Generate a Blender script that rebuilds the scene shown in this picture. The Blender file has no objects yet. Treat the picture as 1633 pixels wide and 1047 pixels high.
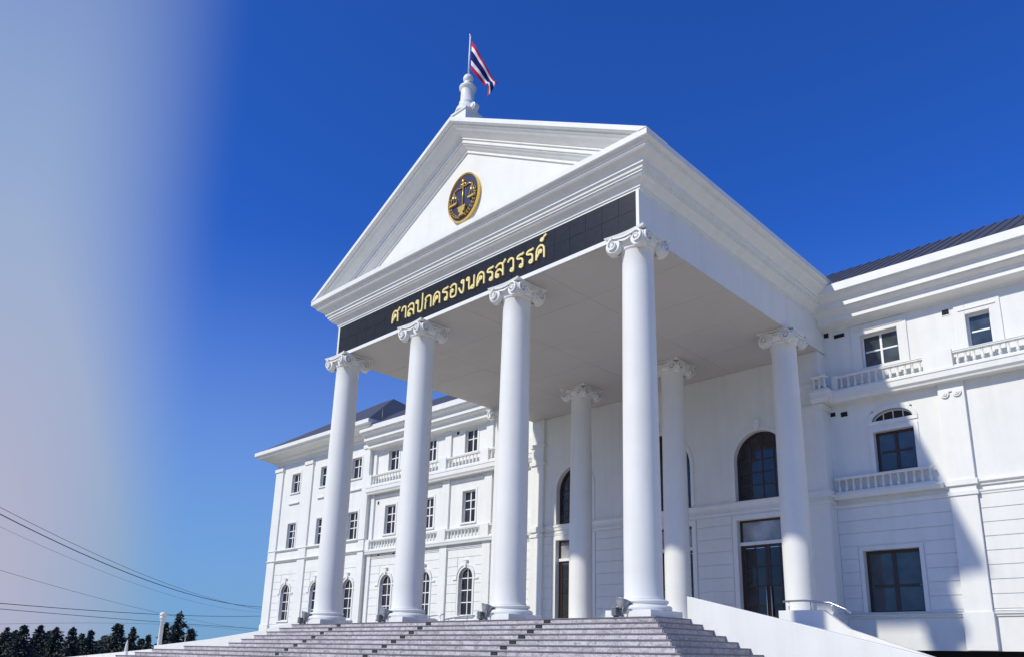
import bpy, math, random
from mathutils import Matrix, Vector
random.seed(7)
sc = bpy.context.scene
C = sc.collection
PI = math.pi

# ------------------------------------------------------------------ camera
CAM = Vector((19.66, -17.11, -1.39))
YAW, PIT, ROL = -0.7518, 0.2627, 0.0179
FPX, PCX, PCY, PW, PH = 1243.86, 860.6, 706.5, 1633.0, 1047.0
_f = Vector((math.sin(YAW)*math.cos(PIT), math.cos(YAW)*math.cos(PIT), math.sin(PIT)))
_r0 = Vector((math.cos(YAW), -math.sin(YAW), 0)); _u0 = _r0.cross(_f)
_r = _r0*math.cos(ROL) + _u0*math.sin(ROL); _u = -_r0*math.sin(ROL) + _u0*math.cos(ROL)
cam = bpy.data.cameras.new('camera'); camo = bpy.data.objects.new('camera', cam); C.objects.link(camo)
m = Matrix((_r, _u, -_f)).transposed().to_4x4(); m.translation = CAM
camo.matrix_world = m
cam.sensor_width = 36; cam.lens = 36*FPX/PW
cam.shift_x = (PW/2-PCX)/PW; cam.shift_y = (PCY-PH/2)/PW
cam.clip_start = 0.1; cam.clip_end = 6000
sc.camera = camo

def ray(u, v):
    d = _r*((u-PCX)/FPX) - _u*((v-PCY)/FPX) + _f
    return d
def atY(u, v, Y):
    d = ray(u, v); return CAM + d*((Y-CAM.y)/d.y)
def atX(u, v, X):
    d = ray(u, v); return CAM + d*((X-CAM.x)/d.x)

# ------------------------------------------------------------------ sun and sky
SUN = Vector((0.295, 1.0, -0.84)).normalized()
sl = bpy.data.lights.new('sun', 'SUN'); slo = bpy.data.objects.new('sun', sl); C.objects.link(slo)
sl.energy = 2.9; sl.angle = math.radians(1.5); sl.color = (1.0, 0.945, 0.78)
slo.rotation_euler = SUN.to_track_quat('-Z', 'Y').to_euler(); slo.location = (-20, -60, 60)
w = bpy.data.worlds.new('World'); sc.world = w; w.use_nodes = True
nt = w.node_tree; nt.nodes.clear()
out = nt.nodes.new('ShaderNodeOutputWorld'); bg = nt.nodes.new('ShaderNodeBackground')
sky = nt.nodes.new('ShaderNodeTexSky'); sky.sky_type = 'NISHITA'; sky.sun_disc = False
sky.sun_elevation = math.asin(-SUN.z); sky.sun_rotation = math.atan2(-SUN.x, -SUN.y)
sky.altitude = 300; sky.air_density = 1.0; sky.dust_density = 0.6; sky.ozone_density = 3.0
# the clear part of the sky is a deep blue; haze lies along the horizon and thickens toward the west (left)
def N(t, **k):
    n = nt.nodes.new(t)
    for a, v in k.items(): setattr(n, a, v)
    return n
tint = N('ShaderNodeMixRGB', blend_type='MULTIPLY'); tint.inputs[0].default_value = 1.0; tint.inputs[2].default_value = (0.14, 0.42, 1.06, 1)
nt.links.new(sky.outputs[0], tint.inputs[1])
tcw = N('ShaderNodeTexCoord')
def dotn(v):
    d = N('ShaderNodeVectorMath', operation='DOT_PRODUCT'); d.inputs[1].default_value = v; nt.links.new(tcw.outputs['Generated'], d.inputs[0]); return d.outputs['Value']
def smap(src, a, b, c=0.0, d=1.0):
    q = N('ShaderNodeMapRange', interpolation_type='SMOOTHSTEP'); nt.links.new(src, q.inputs['Value'])
    for i, v in zip(('From Min', 'From Max', 'To Min', 'To Max'), (a, b, c, d)): q.inputs[i].default_value = v
    return q.outputs[0]
def math2(op, x, y):
    q = N('ShaderNodeMath', operation=op); q.use_clamp = op == 'ADD'
    for i, v in enumerate((x, y)):
        if isinstance(v, float): q.inputs[i].default_value = v
        else: nt.links.new(v, q.inputs[i])
    return q.outputs[0]
WAZ = math.radians(-104)
elev = dotn((0, 0, 1.0))
hlen = math2('POWER', math2('SUBTRACT', 1.0001, math2('MULTIPLY', elev, elev)), 0.5)
west = smap(math2('DIVIDE', dotn((math.sin(WAZ), math.cos(WAZ), 0.0)), hlen), 0.80, 0.915)
low = smap(elev, 0.0, 0.50, 0.95, 0.0)
vert = smap(elev, 0.40, 1.0, 0.95, 0.0)
fac = math2('ADD', math2('MULTIPLY', west, vert), math2('MULTIPLY', low, 0.85))
hc = N('ShaderNodeMixRGB', blend_type='MIX'); hc.inputs[1].default_value = (2.85, 2.78, 3.6, 1); hc.inputs[2].default_value = (1.95, 2.6, 3.9, 1)
nt.links.new(smap(elev, 0.05, 0.50), hc.inputs[0])
hl = N('ShaderNodeMixRGB', blend_type='MIX'); hl.inputs[1].default_value = (1.25, 2.35, 3.7, 1); hl.inputs[2].default_value = (2.85, 2.78, 3.6, 1)
nt.links.new(west, hl.inputs[0]); nt.links.new(hl.outputs[0], hc.inputs[1])
hz = N('ShaderNodeMixRGB', blend_type='MIX'); nt.links.new(hc.outputs[0], hz.inputs[2])
nt.links.new(fac, hz.inputs[0]); nt.links.new(tint.outputs[0], hz.inputs[1])
nt.links.new(hz.outputs[0], bg.inputs[0]); bg.inputs[1].default_value = 0.13
nt.links.new(bg.outputs[0], out.inputs[0])
vs = sc.view_settings
vs.view_transform = 'Standard'; vs.look = 'None'; vs.exposure = 0.33; vs.gamma = 1.0; vs.use_curve_mapping = False
sc.cycles.max_bounces = 8; sc.cycles.diffuse_bounces = 5

# ------------------------------------------------------------------ materials
def mat(name, col, rough=0.6, spec=0.4, metal=0.0, noise=0.0, nscale=4.0, bump=0.0, bscale=60.0, col2=None, coat=0.0):
    M = bpy.data.materials.new(name); M.use_nodes = True
    t = M.node_tree; b = t.nodes['Principled BSDF']
    b.inputs['Roughness'].default_value = rough; b.inputs['Metallic'].default_value = metal
    b.inputs['Specular IOR Level'].default_value = spec
    b.inputs['Base Color'].default_value = (*col, 1)
    if coat: b.inputs['Coat Weight'].default_value = coat
    tc = t.nodes.new('ShaderNodeTexCoord'); geo = t.nodes.new('ShaderNodeNewGeometry')
    if noise > 0 or col2:
        n = t.nodes.new('ShaderNodeTexNoise'); n.inputs['Scale'].default_value = nscale
        n.inputs['Detail'].default_value = 6; n.inputs['Roughness'].default_value = 0.65
        t.links.new(geo.outputs['Position'], n.inputs['Vector'])
        r = t.nodes.new('ShaderNodeValToRGB')
        c2 = col2 if col2 else tuple(c*(1-noise) for c in col)
        r.color_ramp.elements[0].position = 0.32; r.color_ramp.elements[1].position = 0.66
        r.color_ramp.elements[0].color = (*c2, 1); r.color_ramp.elements[1].color = (*col, 1)
        t.links.new(n.outputs[0], r.inputs[0]); t.links.new(r.outputs[0], b.inputs['Base Color'])
    if bump > 0:
        n2 = t.nodes.new('ShaderNodeTexNoise'); n2.inputs['Scale'].default_value = bscale; n2.inputs['Detail'].default_value = 4
        t.links.new(geo.outputs['Position'], n2.inputs['Vector'])
        bp = t.nodes.new('ShaderNodeBump'); bp.inputs['Strength'].default_value = bump; bp.inputs['Distance'].default_value = 0.01
        t.links.new(n2.outputs[0], bp.inputs['Height']); t.links.new(bp.outputs[0], b.inputs['Normal'])
    return M

WHITE = mat('white_plaster', (0.775, 0.78, 0.755), 0.62, 0.3, noise=0.05, nscale=0.9, bump=0.25, bscale=35)
TRIM = mat('white_trim_paint', (0.785, 0.79, 0.765), 0.5, 0.35, noise=0.035, nscale=1.7, bump=0.12, bscale=30)
def weather(M, amt):
    t = M.node_tree; b = t.nodes['Principled BSDF']; src = b.inputs['Base Color'].links[0].from_socket
    geo = t.nodes.new('ShaderNodeNewGeometry'); mp = t.nodes.new('ShaderNodeMapping'); mp.inputs['Scale'].default_value = (2.6, 2.6, 0.22)
    n = t.nodes.new('ShaderNodeTexNoise'); n.inputs['Scale'].default_value = 1.0; n.inputs['Detail'].default_value = 5; n.inputs['Roughness'].default_value = 0.6
    t.links.new(geo.outputs['Position'], mp.inputs[0]); t.links.new(mp.outputs[0], n.inputs['Vector'])
    r = t.nodes.new('ShaderNodeValToRGB'); e = r.color_ramp.elements
    e[0].position = 0.30; e[0].color = (1-amt, 1-amt*1.05, 1-amt*1.2, 1); e[1].position = 0.56; e[1].color = (1, 1, 1, 1)
    mx = t.nodes.new('ShaderNodeMixRGB'); mx.blend_type = 'MULTIPLY'; mx.inputs[0].default_value = 1
    t.links.new(n.outputs[0], r.inputs[0]); t.links.new(src, mx.inputs[1]); t.links.new(r.outputs[0], mx.inputs[2]); t.links.new(mx.outputs[0], b.inputs['Base Color'])
weather(WHITE, 0.055); weather(TRIM, 0.06)
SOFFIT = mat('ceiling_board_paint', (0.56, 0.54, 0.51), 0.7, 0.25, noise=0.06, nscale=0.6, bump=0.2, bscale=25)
WFRAME = mat('white_window_frame', (0.78, 0.79, 0.8), 0.4, 0.5)
BFRAME = mat('dark_brown_frame', (0.042, 0.020, 0.017), 0.35, 0.5, noise=0.2, nscale=8)
DVOID = mat('dark_void_shade', (0.02, 0.02, 0.022), 0.8, 0.2)  # near-black holds the shade of vent holes and basement recess
BLACKG = mat('black_granite', (0.015, 0.015, 0.018), 0.3, 0.35, nscale=9, col2=(0.005, 0.005, 0.007))
GOLD = mat('gold_metal', (0.85, 0.58, 0.14), 0.3, 0.5, metal=0.75)
GOLDP = mat('gold_letter_paint', (0.90, 0.75, 0.33), 0.35, 0.5, metal=0.1)
NAVY = mat('navy_enamel', (0.018, 0.016, 0.07), 0.4, 0.5)
STEEL = mat('brushed_steel', (0.55, 0.56, 0.58), 0.3, 0.5, metal=0.9)
GREYM = mat('grey_cast_metal', (0.25, 0.25, 0.26), 0.45, 0.5, metal=0.4)
LIGHTM = mat('pale_grey_housing', (0.42, 0.43, 0.45), 0.4, 0.5, metal=0.5)
LENS = mat('floodlight_glass', (0.5, 0.52, 0.55), 0.15, 0.6)
SLATE = mat('dark_slate_metal_roof', (0.085, 0.085, 0.09), 0.5, 0.4, noise=0.35, nscale=3)
CONC = mat('pale_concrete', (0.64, 0.565, 0.44), 0.85, 0.2, noise=0.18, nscale=0.7, bump=0.3, bscale=20)  # unseen paving tone, lightened and warmed to bounce fill into the shade
GRASS = mat('dry_grass', (0.10, 0.12, 0.05), 0.95, 0.1, noise=0.45, nscale=0.25)
RED = mat('red_cloth', (0.55, 0.02, 0.07), 0.8, 0.1); FWHITE = mat('white_cloth', (0.8, 0.8, 0.8), 0.8, 0.1)
FBLUE = mat('navy_cloth', (0.012, 0.014, 0.13), 0.8, 0.1)
BARK = mat('conifer_bark', (0.05, 0.038, 0.028), 0.9, 0.1, noise=0.4, nscale=5)
WIRE = mat('black_cable', (0.07, 0.07, 0.08), 0.6, 0.3)
POLEM = mat('concrete_pole', (0.36, 0.35, 0.33), 0.85, 0.2, noise=0.2, nscale=2)
SLAMP = mat('black_step_light_plastic', (0.018, 0.018, 0.02), 0.4, 0.4)
SLENS = mat('step_light_glass', (0.05, 0.045, 0.05), 0.15, 0.6)

def granite(k=1.0, off=0.0):
    M = mat('speckled_pink_grey_granite', (0.5, 0.47, 0.48), 0.45, 0.4)
    t = M.node_tree; b = t.nodes['Principled BSDF']; geo = t.nodes.new('ShaderNodeNewGeometry')
    mp = t.nodes.new('ShaderNodeMapping'); mp.inputs['Scale'].default_value = (1.0, 1.0, 1.6)
    n = t.nodes.new('ShaderNodeTexNoise'); n.inputs['Scale'].default_value = 3.4; n.inputs['Detail'].default_value = 8; n.inputs['Roughness'].default_value = 0.75; n.inputs['Distortion'].default_value = 1.2
    n2 = t.nodes.new('ShaderNodeTexNoise'); n2.inputs['Scale'].default_value = 38; n2.inputs['Detail'].default_value = 3
    t.links.new(geo.outputs['Position'], mp.inputs[0]); t.links.new(mp.outputs[0], n.inputs['Vector']); t.links.new(mp.outputs[0], n2.inputs['Vector'])
    r = t.nodes.new('ShaderNodeValToRGB'); e = r.color_ramp.elements
    e[0].position = 0.34; e[0].color = (0.27*k, 0.24*k, 0.265*k, 1); e[1].position = 0.55; e[1].color = (0.64*k, 0.60*k, 0.625*k, 1); mp.inputs['Location'].default_value = (off, off, off)
    r2 = t.nodes.new('ShaderNodeValToRGB'); e = r2.color_ramp.elements
    e[0].position = 0.36; e[0].color = (0.6, 0.58, 0.6, 1); e[1].position = 0.5; e[1].color = (1, 1, 1, 1)
    mx = t.nodes.new('ShaderNodeMixRGB'); mx.blend_type = 'MULTIPLY'; mx.inputs[0].default_value = 1
    t.links.new(n.outputs[0], r.inputs[0]); t.links.new(n2.outputs[0], r2.inputs[0])
    t.links.new(r.outputs[0], mx.inputs[1]); t.links.new(r2.outputs[0], mx.inputs[2]); t.links.new(mx.outputs[0], b.inputs['Base Color'])
    return M
GRAN = granite(); GRS = [GRAN, granite(0.93, 7.3), granite(1.04, 13.1), granite(0.87, 3.7)]
NOSE = mat('dark_granite_nosing', (0.22, 0.205, 0.215), 0.4, 0.4, noise=0.4, nscale=14)

def glass(name, tint):
    M = bpy.data.materials.new(name); M.use_nodes = True
    t = M.node_tree; b = t.nodes['Principled BSDF']
    b.inputs['Roughness'].default_value = 0.04; b.inputs['Specular IOR Level'].default_value = 0.6
    geo = t.nodes.new('ShaderNodeNewGeometry'); n = t.nodes.new('ShaderNodeTexNoise'); n.inputs['Scale'].default_value = 1.3; n.inputs['Detail'].default_value = 3
    t.links.new(geo.outputs['Position'], n.inputs['Vector'])
    r = t.nodes.new('ShaderNodeValToRGB'); e = r.color_ramp.elements
    e[0].position = 0.35; e[0].color = (*[c*0.45 for c in tint], 1); e[1].position = 0.7; e[1].color = (*tint, 1)
    t.links.new(n.outputs[0], r.inputs[0]); t.links.new(r.outputs[0], b.inputs['Base Color'])
    bp = t.nodes.new('ShaderNodeBump'); bp.inputs['Strength'].default_value = 0.03; bp.inputs['Distance'].default_value = 0.05
    t.links.new(n.outputs[0], bp.inputs['Height']); t.links.new(bp.outputs[0], b.inputs['Normal'])
    return M
GLASS = glass('dark_window_glass', (0.020, 0.022, 0.030))
GLASSB = glass('grey_blue_window_glass', (0.07, 0.095, 0.12))
GLASS2 = glass('slightly_brighter_window_glass', (0.035, 0.036, 0.042))
GLASST = glass('pale_transom_glass', (0.42, 0.44, 0.46))

# ------------------------------------------------------------------ mesh helpers
class MB:
    def __init__(s): s.v = []; s.f = []; s.mi = []; s.sm = []
    def add(s, vs, fs, mi=0, smooth=False):
        n = len(s.v); s.v += [tuple(a) for a in vs]
        for f in fs: s.f.append(tuple(i+n for i in f)); s.mi.append(mi); s.sm.append(smooth)
        return s
    def box(s, x0, x1, y0, y1, z0, z1, mi=0):
        if x0 > x1: x0, x1 = x1, x0
        if y0 > y1: y0, y1 = y1, y0
        v = [(x0,y0,z0),(x1,y0,z0),(x1,y1,z0),(x0,y1,z0),(x0,y0,z1),(x1,y0,z1),(x1,y1,z1),(x0,y1,z1)]
        return s.add(v, [(0,3,2,1),(4,5,6,7),(0,1,5,4),(1,2,6,5),(2,3,7,6),(3,0,4,7)], mi)
    def lathe(s, prof, n=32, cx=0, cy=0, mi=0, smooth=True, cap=True):
        vs = []
        for r, z in prof:
            for k in range(n):
                a = 2*PI*k/n; vs.append((cx+r*math.cos(a), cy+r*math.sin(a), z))
        fs = []
        for i in range(len(prof)-1):
            for k in range(n):
                fs.append((i*n+k, i*n+(k+1) % n, (i+1)*n+(k+1) % n, (i+1)*n+k))
        s.add(vs, fs, mi, smooth)
        if cap:
            b = len(s.v)-len(vs)
            s.f.append(tuple(b+k for k in range(n))[::-1]); s.mi.append(mi); s.sm.append(False)
            s.f.append(tuple(b+(len(prof)-1)*n+k for k in range(n))); s.mi.append(mi); s.sm.append(False)
        return s
    def prism_y(s, pts, y0, y1, mi=0):       # polygon in XZ, pushed along Y (y0 is nearer the street)
        n = len(pts)
        vs = [(x, y0, z) for x, z in pts] + [(x, y1, z) for x, z in pts]
        fs = [tuple(range(n)), tuple(range(n, 2*n))[::-1]] + [(i, i+n, (i+1) % n+n, (i+1) % n) for i in range(n)]
        return s.add(vs, fs, mi)
    def sweep(s, path, prof, mi=0, cap=True):  # plan path (x,y), outward = right of travel; prof = closed (out, z)
        n = len(prof); k = len(path); nr = []
        for i in range(k-1):
            dx, dy = path[i+1][0]-path[i][0], path[i+1][1]-path[i][1]; L = math.hypot(dx, dy); nr.append((dy/L, -dx/L))
        vs = []
        for i in range(k):
            a = nr[max(i-1, 0)]; b = nr[min(i, k-2)]
            d = 1 + a[0]*b[0] + a[1]*b[1]; mx, my = (a[0]+b[0])/d, (a[1]+b[1])/d
            for o, z in prof: vs.append((path[i][0]+mx*o, path[i][1]+my*o, z))
        fs = []
        for i in range(k-1):
            for j in range(n):
                fs.append((i*n+j, (i+1)*n+j, (i+1)*n+(j+1) % n, i*n+(j+1) % n))
        if cap: fs += [tuple(range(n))[::-1], tuple(range((k-1)*n, k*n))]
        return s.add(vs, fs, mi)
    def tube(s, pts, r, n=8, mi=0):
        pts = [Vector(p) for p in pts]; vs = []; rr = r if isinstance(r, (list, tuple)) else [r]*len(pts)
        for i, p in enumerate(pts):
            t = (pts[min(i+1, len(pts)-1)] - pts[max(i-1, 0)]).normalized()
            a = t.cross(Vector((0, 0, 1)))
            if a.length < 1e-3: a = t.cross(Vector((1, 0, 0)))
            a.normalize(); b = t.cross(a)
            for k in range(n):
                q = 2*PI*k/n; vs.append(p + a*(rr[i]*math.cos(q)) + b*(rr[i]*math.sin(q)))
        fs = []
        for i in range(len(pts)-1):
            for k in range(n): fs.append((i*n+k, i*n+(k+1) % n, (i+1)*n+(k+1) % n, (i+1)*n+k))
        fs += [tuple(range(n))[::-1], tuple(range((len(pts)-1)*n, len(pts)*n))]
        return s.add(vs, fs, mi, True)
    def ico(s, c, r, mi=0, n=12, sz=1.0):
        prof = [(max(1e-3, r*math.sin(PI*i/n)), c[2]-r*sz*math.cos(PI*i/n)) for i in range(n+1)]
        return s.lathe(prof, 2*n, c[0], c[1], mi, True, True)
    def mesh(s, name, mats):
        me = bpy.data.meshes.new(name); me.from_pydata(s.v, [], s.f)
        for mm in (mats if isinstance(mats, (list, tuple)) else [mats]): me.materials.append(mm)
        me.polygons.foreach_set('material_index', s.mi); me.polygons.foreach_set('use_smooth', s.sm)
        me.update(); return me
    def obj(s, name, mats, parent=None, loc=None):
        return link(name, s.mesh(name, mats), parent, loc)

def link(name, me, parent=None, loc=None):
    o = bpy.data.objects.new(name, me); C.objects.link(o)
    if parent is not None: o.parent = parent
    if loc: o.location = loc
    return o
def fixn(o):   # recompute outward normals
    import bmesh
    bm = bmesh.new(); bm.from_mesh(o.data); bmesh.ops.recalc_face_normals(bm, faces=bm.faces); bm.to_mesh(o.data); bm.free(); return o
def tag(o, label, cat, group=None):
    o['label'] = label; o['category'] = cat
    if group: o['group'] = group
    return o
def struct(o, kind='structure'): o['kind'] = kind; return o
def empty(name, loc=(0,0,0)):
    o = bpy.data.objects.new(name, None); C.objects.link(o); o.location = loc; o.empty_display_size = 0.3; return o
def bevel(o, wd=0.012, seg=2):
    b = o.modifiers.new('bevel', 'BEVEL'); b.width = wd; b.segments = seg; b.limit_method = 'ANGLE'; b.angle_limit = math.radians(40); return o

FLOOR = -0.46
GROUND = -3.0
COLX = (-7.5, -2.5, 2.5, 7.5)
YF = -0.35          # front plane of the entablature
YB = 9.37           # back row of columns
YW = 12.4           # wing facade
YP = 11.85          # wall behind the portico
YV = 12.1           # end pavilion facade

# ------------------------------------------------------------------ ground
def terrain():
    mb = MB(); xs = [-1500,-900,-600,-400,-300,-230,-180,-150,-130,-110,-90,-75,-60,-40,0,60,150,400,1200]; ys = [-600,-200,-60,0,40,80,130,200,300,500,900,1500]
    def h(x, y):
        d = min(1.0, max(0.0, (-x-62)/70.0)); return GROUND - 7.0*d*d*(3-2*d)
    vs = [(x, y, h(x, y)) for y in ys for x in xs]; nx = len(xs)
    fs = [(j*nx+i, j*nx+i+1, (j+1)*nx+i+1, (j+1)*nx+i) for j in range(len(ys)-1) for i in range(nx-1)]
    mb.add(vs, fs, 0, True); return struct(mb.obj('ground', GRASS))
terrain()
g = MB(); g.box(-46, 60, -70, 11.0, GROUND-0.2, GROUND+0.004); struct(g.obj('forecourt_pavement', CONC))

# ------------------------------------------------------------------ steps
NS = 17; TR = 0.33; RI = 0.145
steps = struct(empty('entrance_steps', (0, -0.9, GROUND)))
def step_left(i):
    if i < 6: return 8.47+TR*i
    u_, v_ = {6: (293, 1031), 7: (241.5, 1038), 8: (214, 1045.7)}.get(min(i, 8))
    return -atY(u_, v_, -0.9-TR*min(i, 8)).x + 1.2*max(0, i-8)
def step(i):
    mb = MB(); X = 8.47+TR*i; XL = step_left(i); Y = -0.9-TR*i; z1 = FLOOR-RI*i; z0 = z1-RI if i < NS-1 else GROUND+0.004
    pt = [(-XL, 0.695), (-XL, Y), (X, Y), (X, 0.7)]
    bw = (0.6 if i else 0.9)
    mb.sweep([(p[0], p[1]) for p in pt], [(-0.02, z0), (-0.02, z1-0.03), (-bw, z1-0.03), (-bw, z0)], 0)
    mb.sweep([(p[0], p[1]) for p in pt], [(0.018, z1-0.03), (0.018, z1), (-bw, z1), (-bw, z1-0.0299)], 1)
    o = fixn(mb.obj('step', [GRAN, NOSE], steps)); o.matrix_parent_inverse = steps.matrix_world.inverted()
    if i < 10:                                            # facing slabs, joints staggered from step to step
        rs = random.Random(500+i); x = -XL+0.022
        while x < X-0.03:
            x2 = min(X-0.022, x+rs.uniform(1.15, 1.9))
            if X-x2 < 0.5: x2 = X-0.022
            dy = rs.uniform(0, 0.003); q = MB(); q.box(x+0.002, x2-0.002, Y+0.002+dy, Y+0.0195, z0+0.002, z1-0.033); q.obj('riser_slab', rs.choice(GRS), o); x = x2
        for sx in (-1, 1):
            y = Y+0.022
            while y < 0.69:
                y2 = min(0.695, y+rs.uniform(0.9, 1.5)); q = MB(); XX = X if sx > 0 else XL; q.box(sx*(XX-0.0195), sx*(XX-0.002), y+0.002, y2-0.002, z0+0.002, z1-0.033); q.obj('riser_slab', rs.choice(GRS), o); y = y2
    return o
bpy.context.view_layer.update()
for i in range(NS): step(i)
g = MB(); g.box(-8.3, 8.3, -0.2, YP+0.1, FLOOR-0.3, FLOOR-0.002); struct(g.obj('terrace_floor', GRAN))
for i in range(9):                                        # recessed step lights
    for j, x in enumerate((-5.24, -0.19, 4.9)):
        y = -0.9-TR*i+0.02; zc = FLOOR-RI*i-0.079
        mb = MB(); mb.box(x-0.125, x+0.125, y-0.022, y+0.05, zc-0.042, zc+0.042, 0)
        o = mb.obj('step_light', SLAMP)
        l = MB(); l.box(x-0.09, x+0.09, y-0.026, y-0.0225, zc-0.022, zc+0.018); l.obj('lens', SLENS, o)
        row = ('left', 'middle', 'right')[j]
        nth = ('topmost', 'second', 'third', 'fourth', 'fifth', 'sixth', 'seventh', 'eighth', 'ninth')[i]
        tag(o, f'black recessed step light in the {row} diagonal row, on the {nth} riser' + ('' if i == 0 else ' down'), 'step light', 'recessed lights in the granite steps')

# ------------------------------------------------------------------ ramp walls
def ramp_wall(name, pts, y0, y1, label, zb=GROUND):
    mb = MB()
    pl = [(p[0], p[1]) for p in pts]
    if pl[0][0] > pl[-1][0]: pl = pl[::-1]
    poly = [(pl[0][0], zb)] + [(pl[-1][0], zb)] + pl[::-1]
    mb.prism_y(poly, y0, y1)
    o = fixn(mb.obj(name, WHITE)); bevel(o, 0.015)
    return tag(o, label, 'wall')
ramp_wall('ramp_wall', [(8.37, 0.12), (11.78, -0.71), (14.04, -1.28), (18.5, -2.4), (21.5, -2.75)], 0.7, 0.95,
          'long white sloping ramp wall at the right of the granite steps')
ramp_wall('ramp_wall', [(-8.37, 0.12), (-10.6, -0.2), (-14.07, -0.63), (-19, -1.0), (-25.3, -1.34)], 0.7, 0.95,
          'white sloping ramp wall running down at the left of the granite steps')
ramp_wall('ramp_wall', [(-25.3, -1.50), (-32, -1.82), (-40.1, -2.2), (-52, -2.7)], 0.72, 0.93,
          'low white garden wall far left, in front of the dark trees')
# ramps behind the walls
for s in (-1, 1):
    mb = MB(); mb.prism_y([(s*8.3, FLOOR-0.02), (s*14, -1.6), (s*22, GROUND+0.01), (s*22, GROUND-0.1), (s*8.3, GROUND-0.1)], 0.95, 6.0)
    struct(fixn(mb.obj('vehicle_ramp', CONC)))
o = ramp_wall('ramp_wall', [(8.3, 0.02), (9.7, 0.02), (10.45, -0.55), (14.0, -1.75)], 6.0, 6.25, 'low white inner ramp wall under the steel handrail, right of the columns')
o = ramp_wall('ramp_wall', [(-8.3, 0.02), (-10.0, -0.1), (-14.0, -0.7), (-20, -1.3)], 6.0, 6.25, 'low white inner ramp wall left of the portico, below the arched windows')
def handrail(pts, posts, label, base):
    mb = MB(); mb.tube(pts, 0.03); e = mb.obj('handrail', STEEL)
    for p in posts:
        q = MB(); q.tube([(p[0], p[1], p[2]), (p[0], p[1], base(p[0]))], 0.018); q.obj('post', STEEL, e)
    return tag(e, label, 'handrail')
handrail([(8.42, 6.12, 0.30), (9.1, 6.12, 0.31), (9.9, 6.12, 0.22), (10.35, 6.12, 0.02), (10.5, 6.12, -0.1)], [(8.6, 6.12, 0.3), (9.3, 6.12, 0.29), (9.95, 6.12, 0.2)],
         'short steel handrail on the inner ramp wall, right of the portico', lambda x: -0.02)
handrail([atY(679, 982.5, 6.12), atY(709, 978.5, 6.12)], [atY(684, 981.9, 6.12), atY(702, 979.5, 6.12)], 'shorter steel handrail behind the second front column', lambda x: -0.6)
handrail([atY(707, 987, 6.12), atY(740, 981.5, 6.12), atY(757, 981, 6.12), atY(760, 984, 6.12)], [atY(715, 985.7, 6.12), atY(745, 981.4, 6.12)], 'longer bent steel handrail between the second and third front columns', lambda x: -0.6)

# ------------------------------------------------------------------ the courthouse
B = empty('courthouse', (0, 5, FLOOR))
tag(B, 'white neoclassical courthouse with columned portico, pediment and long balustraded wings', 'building')
B.location = (0, 0, 0)

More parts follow.
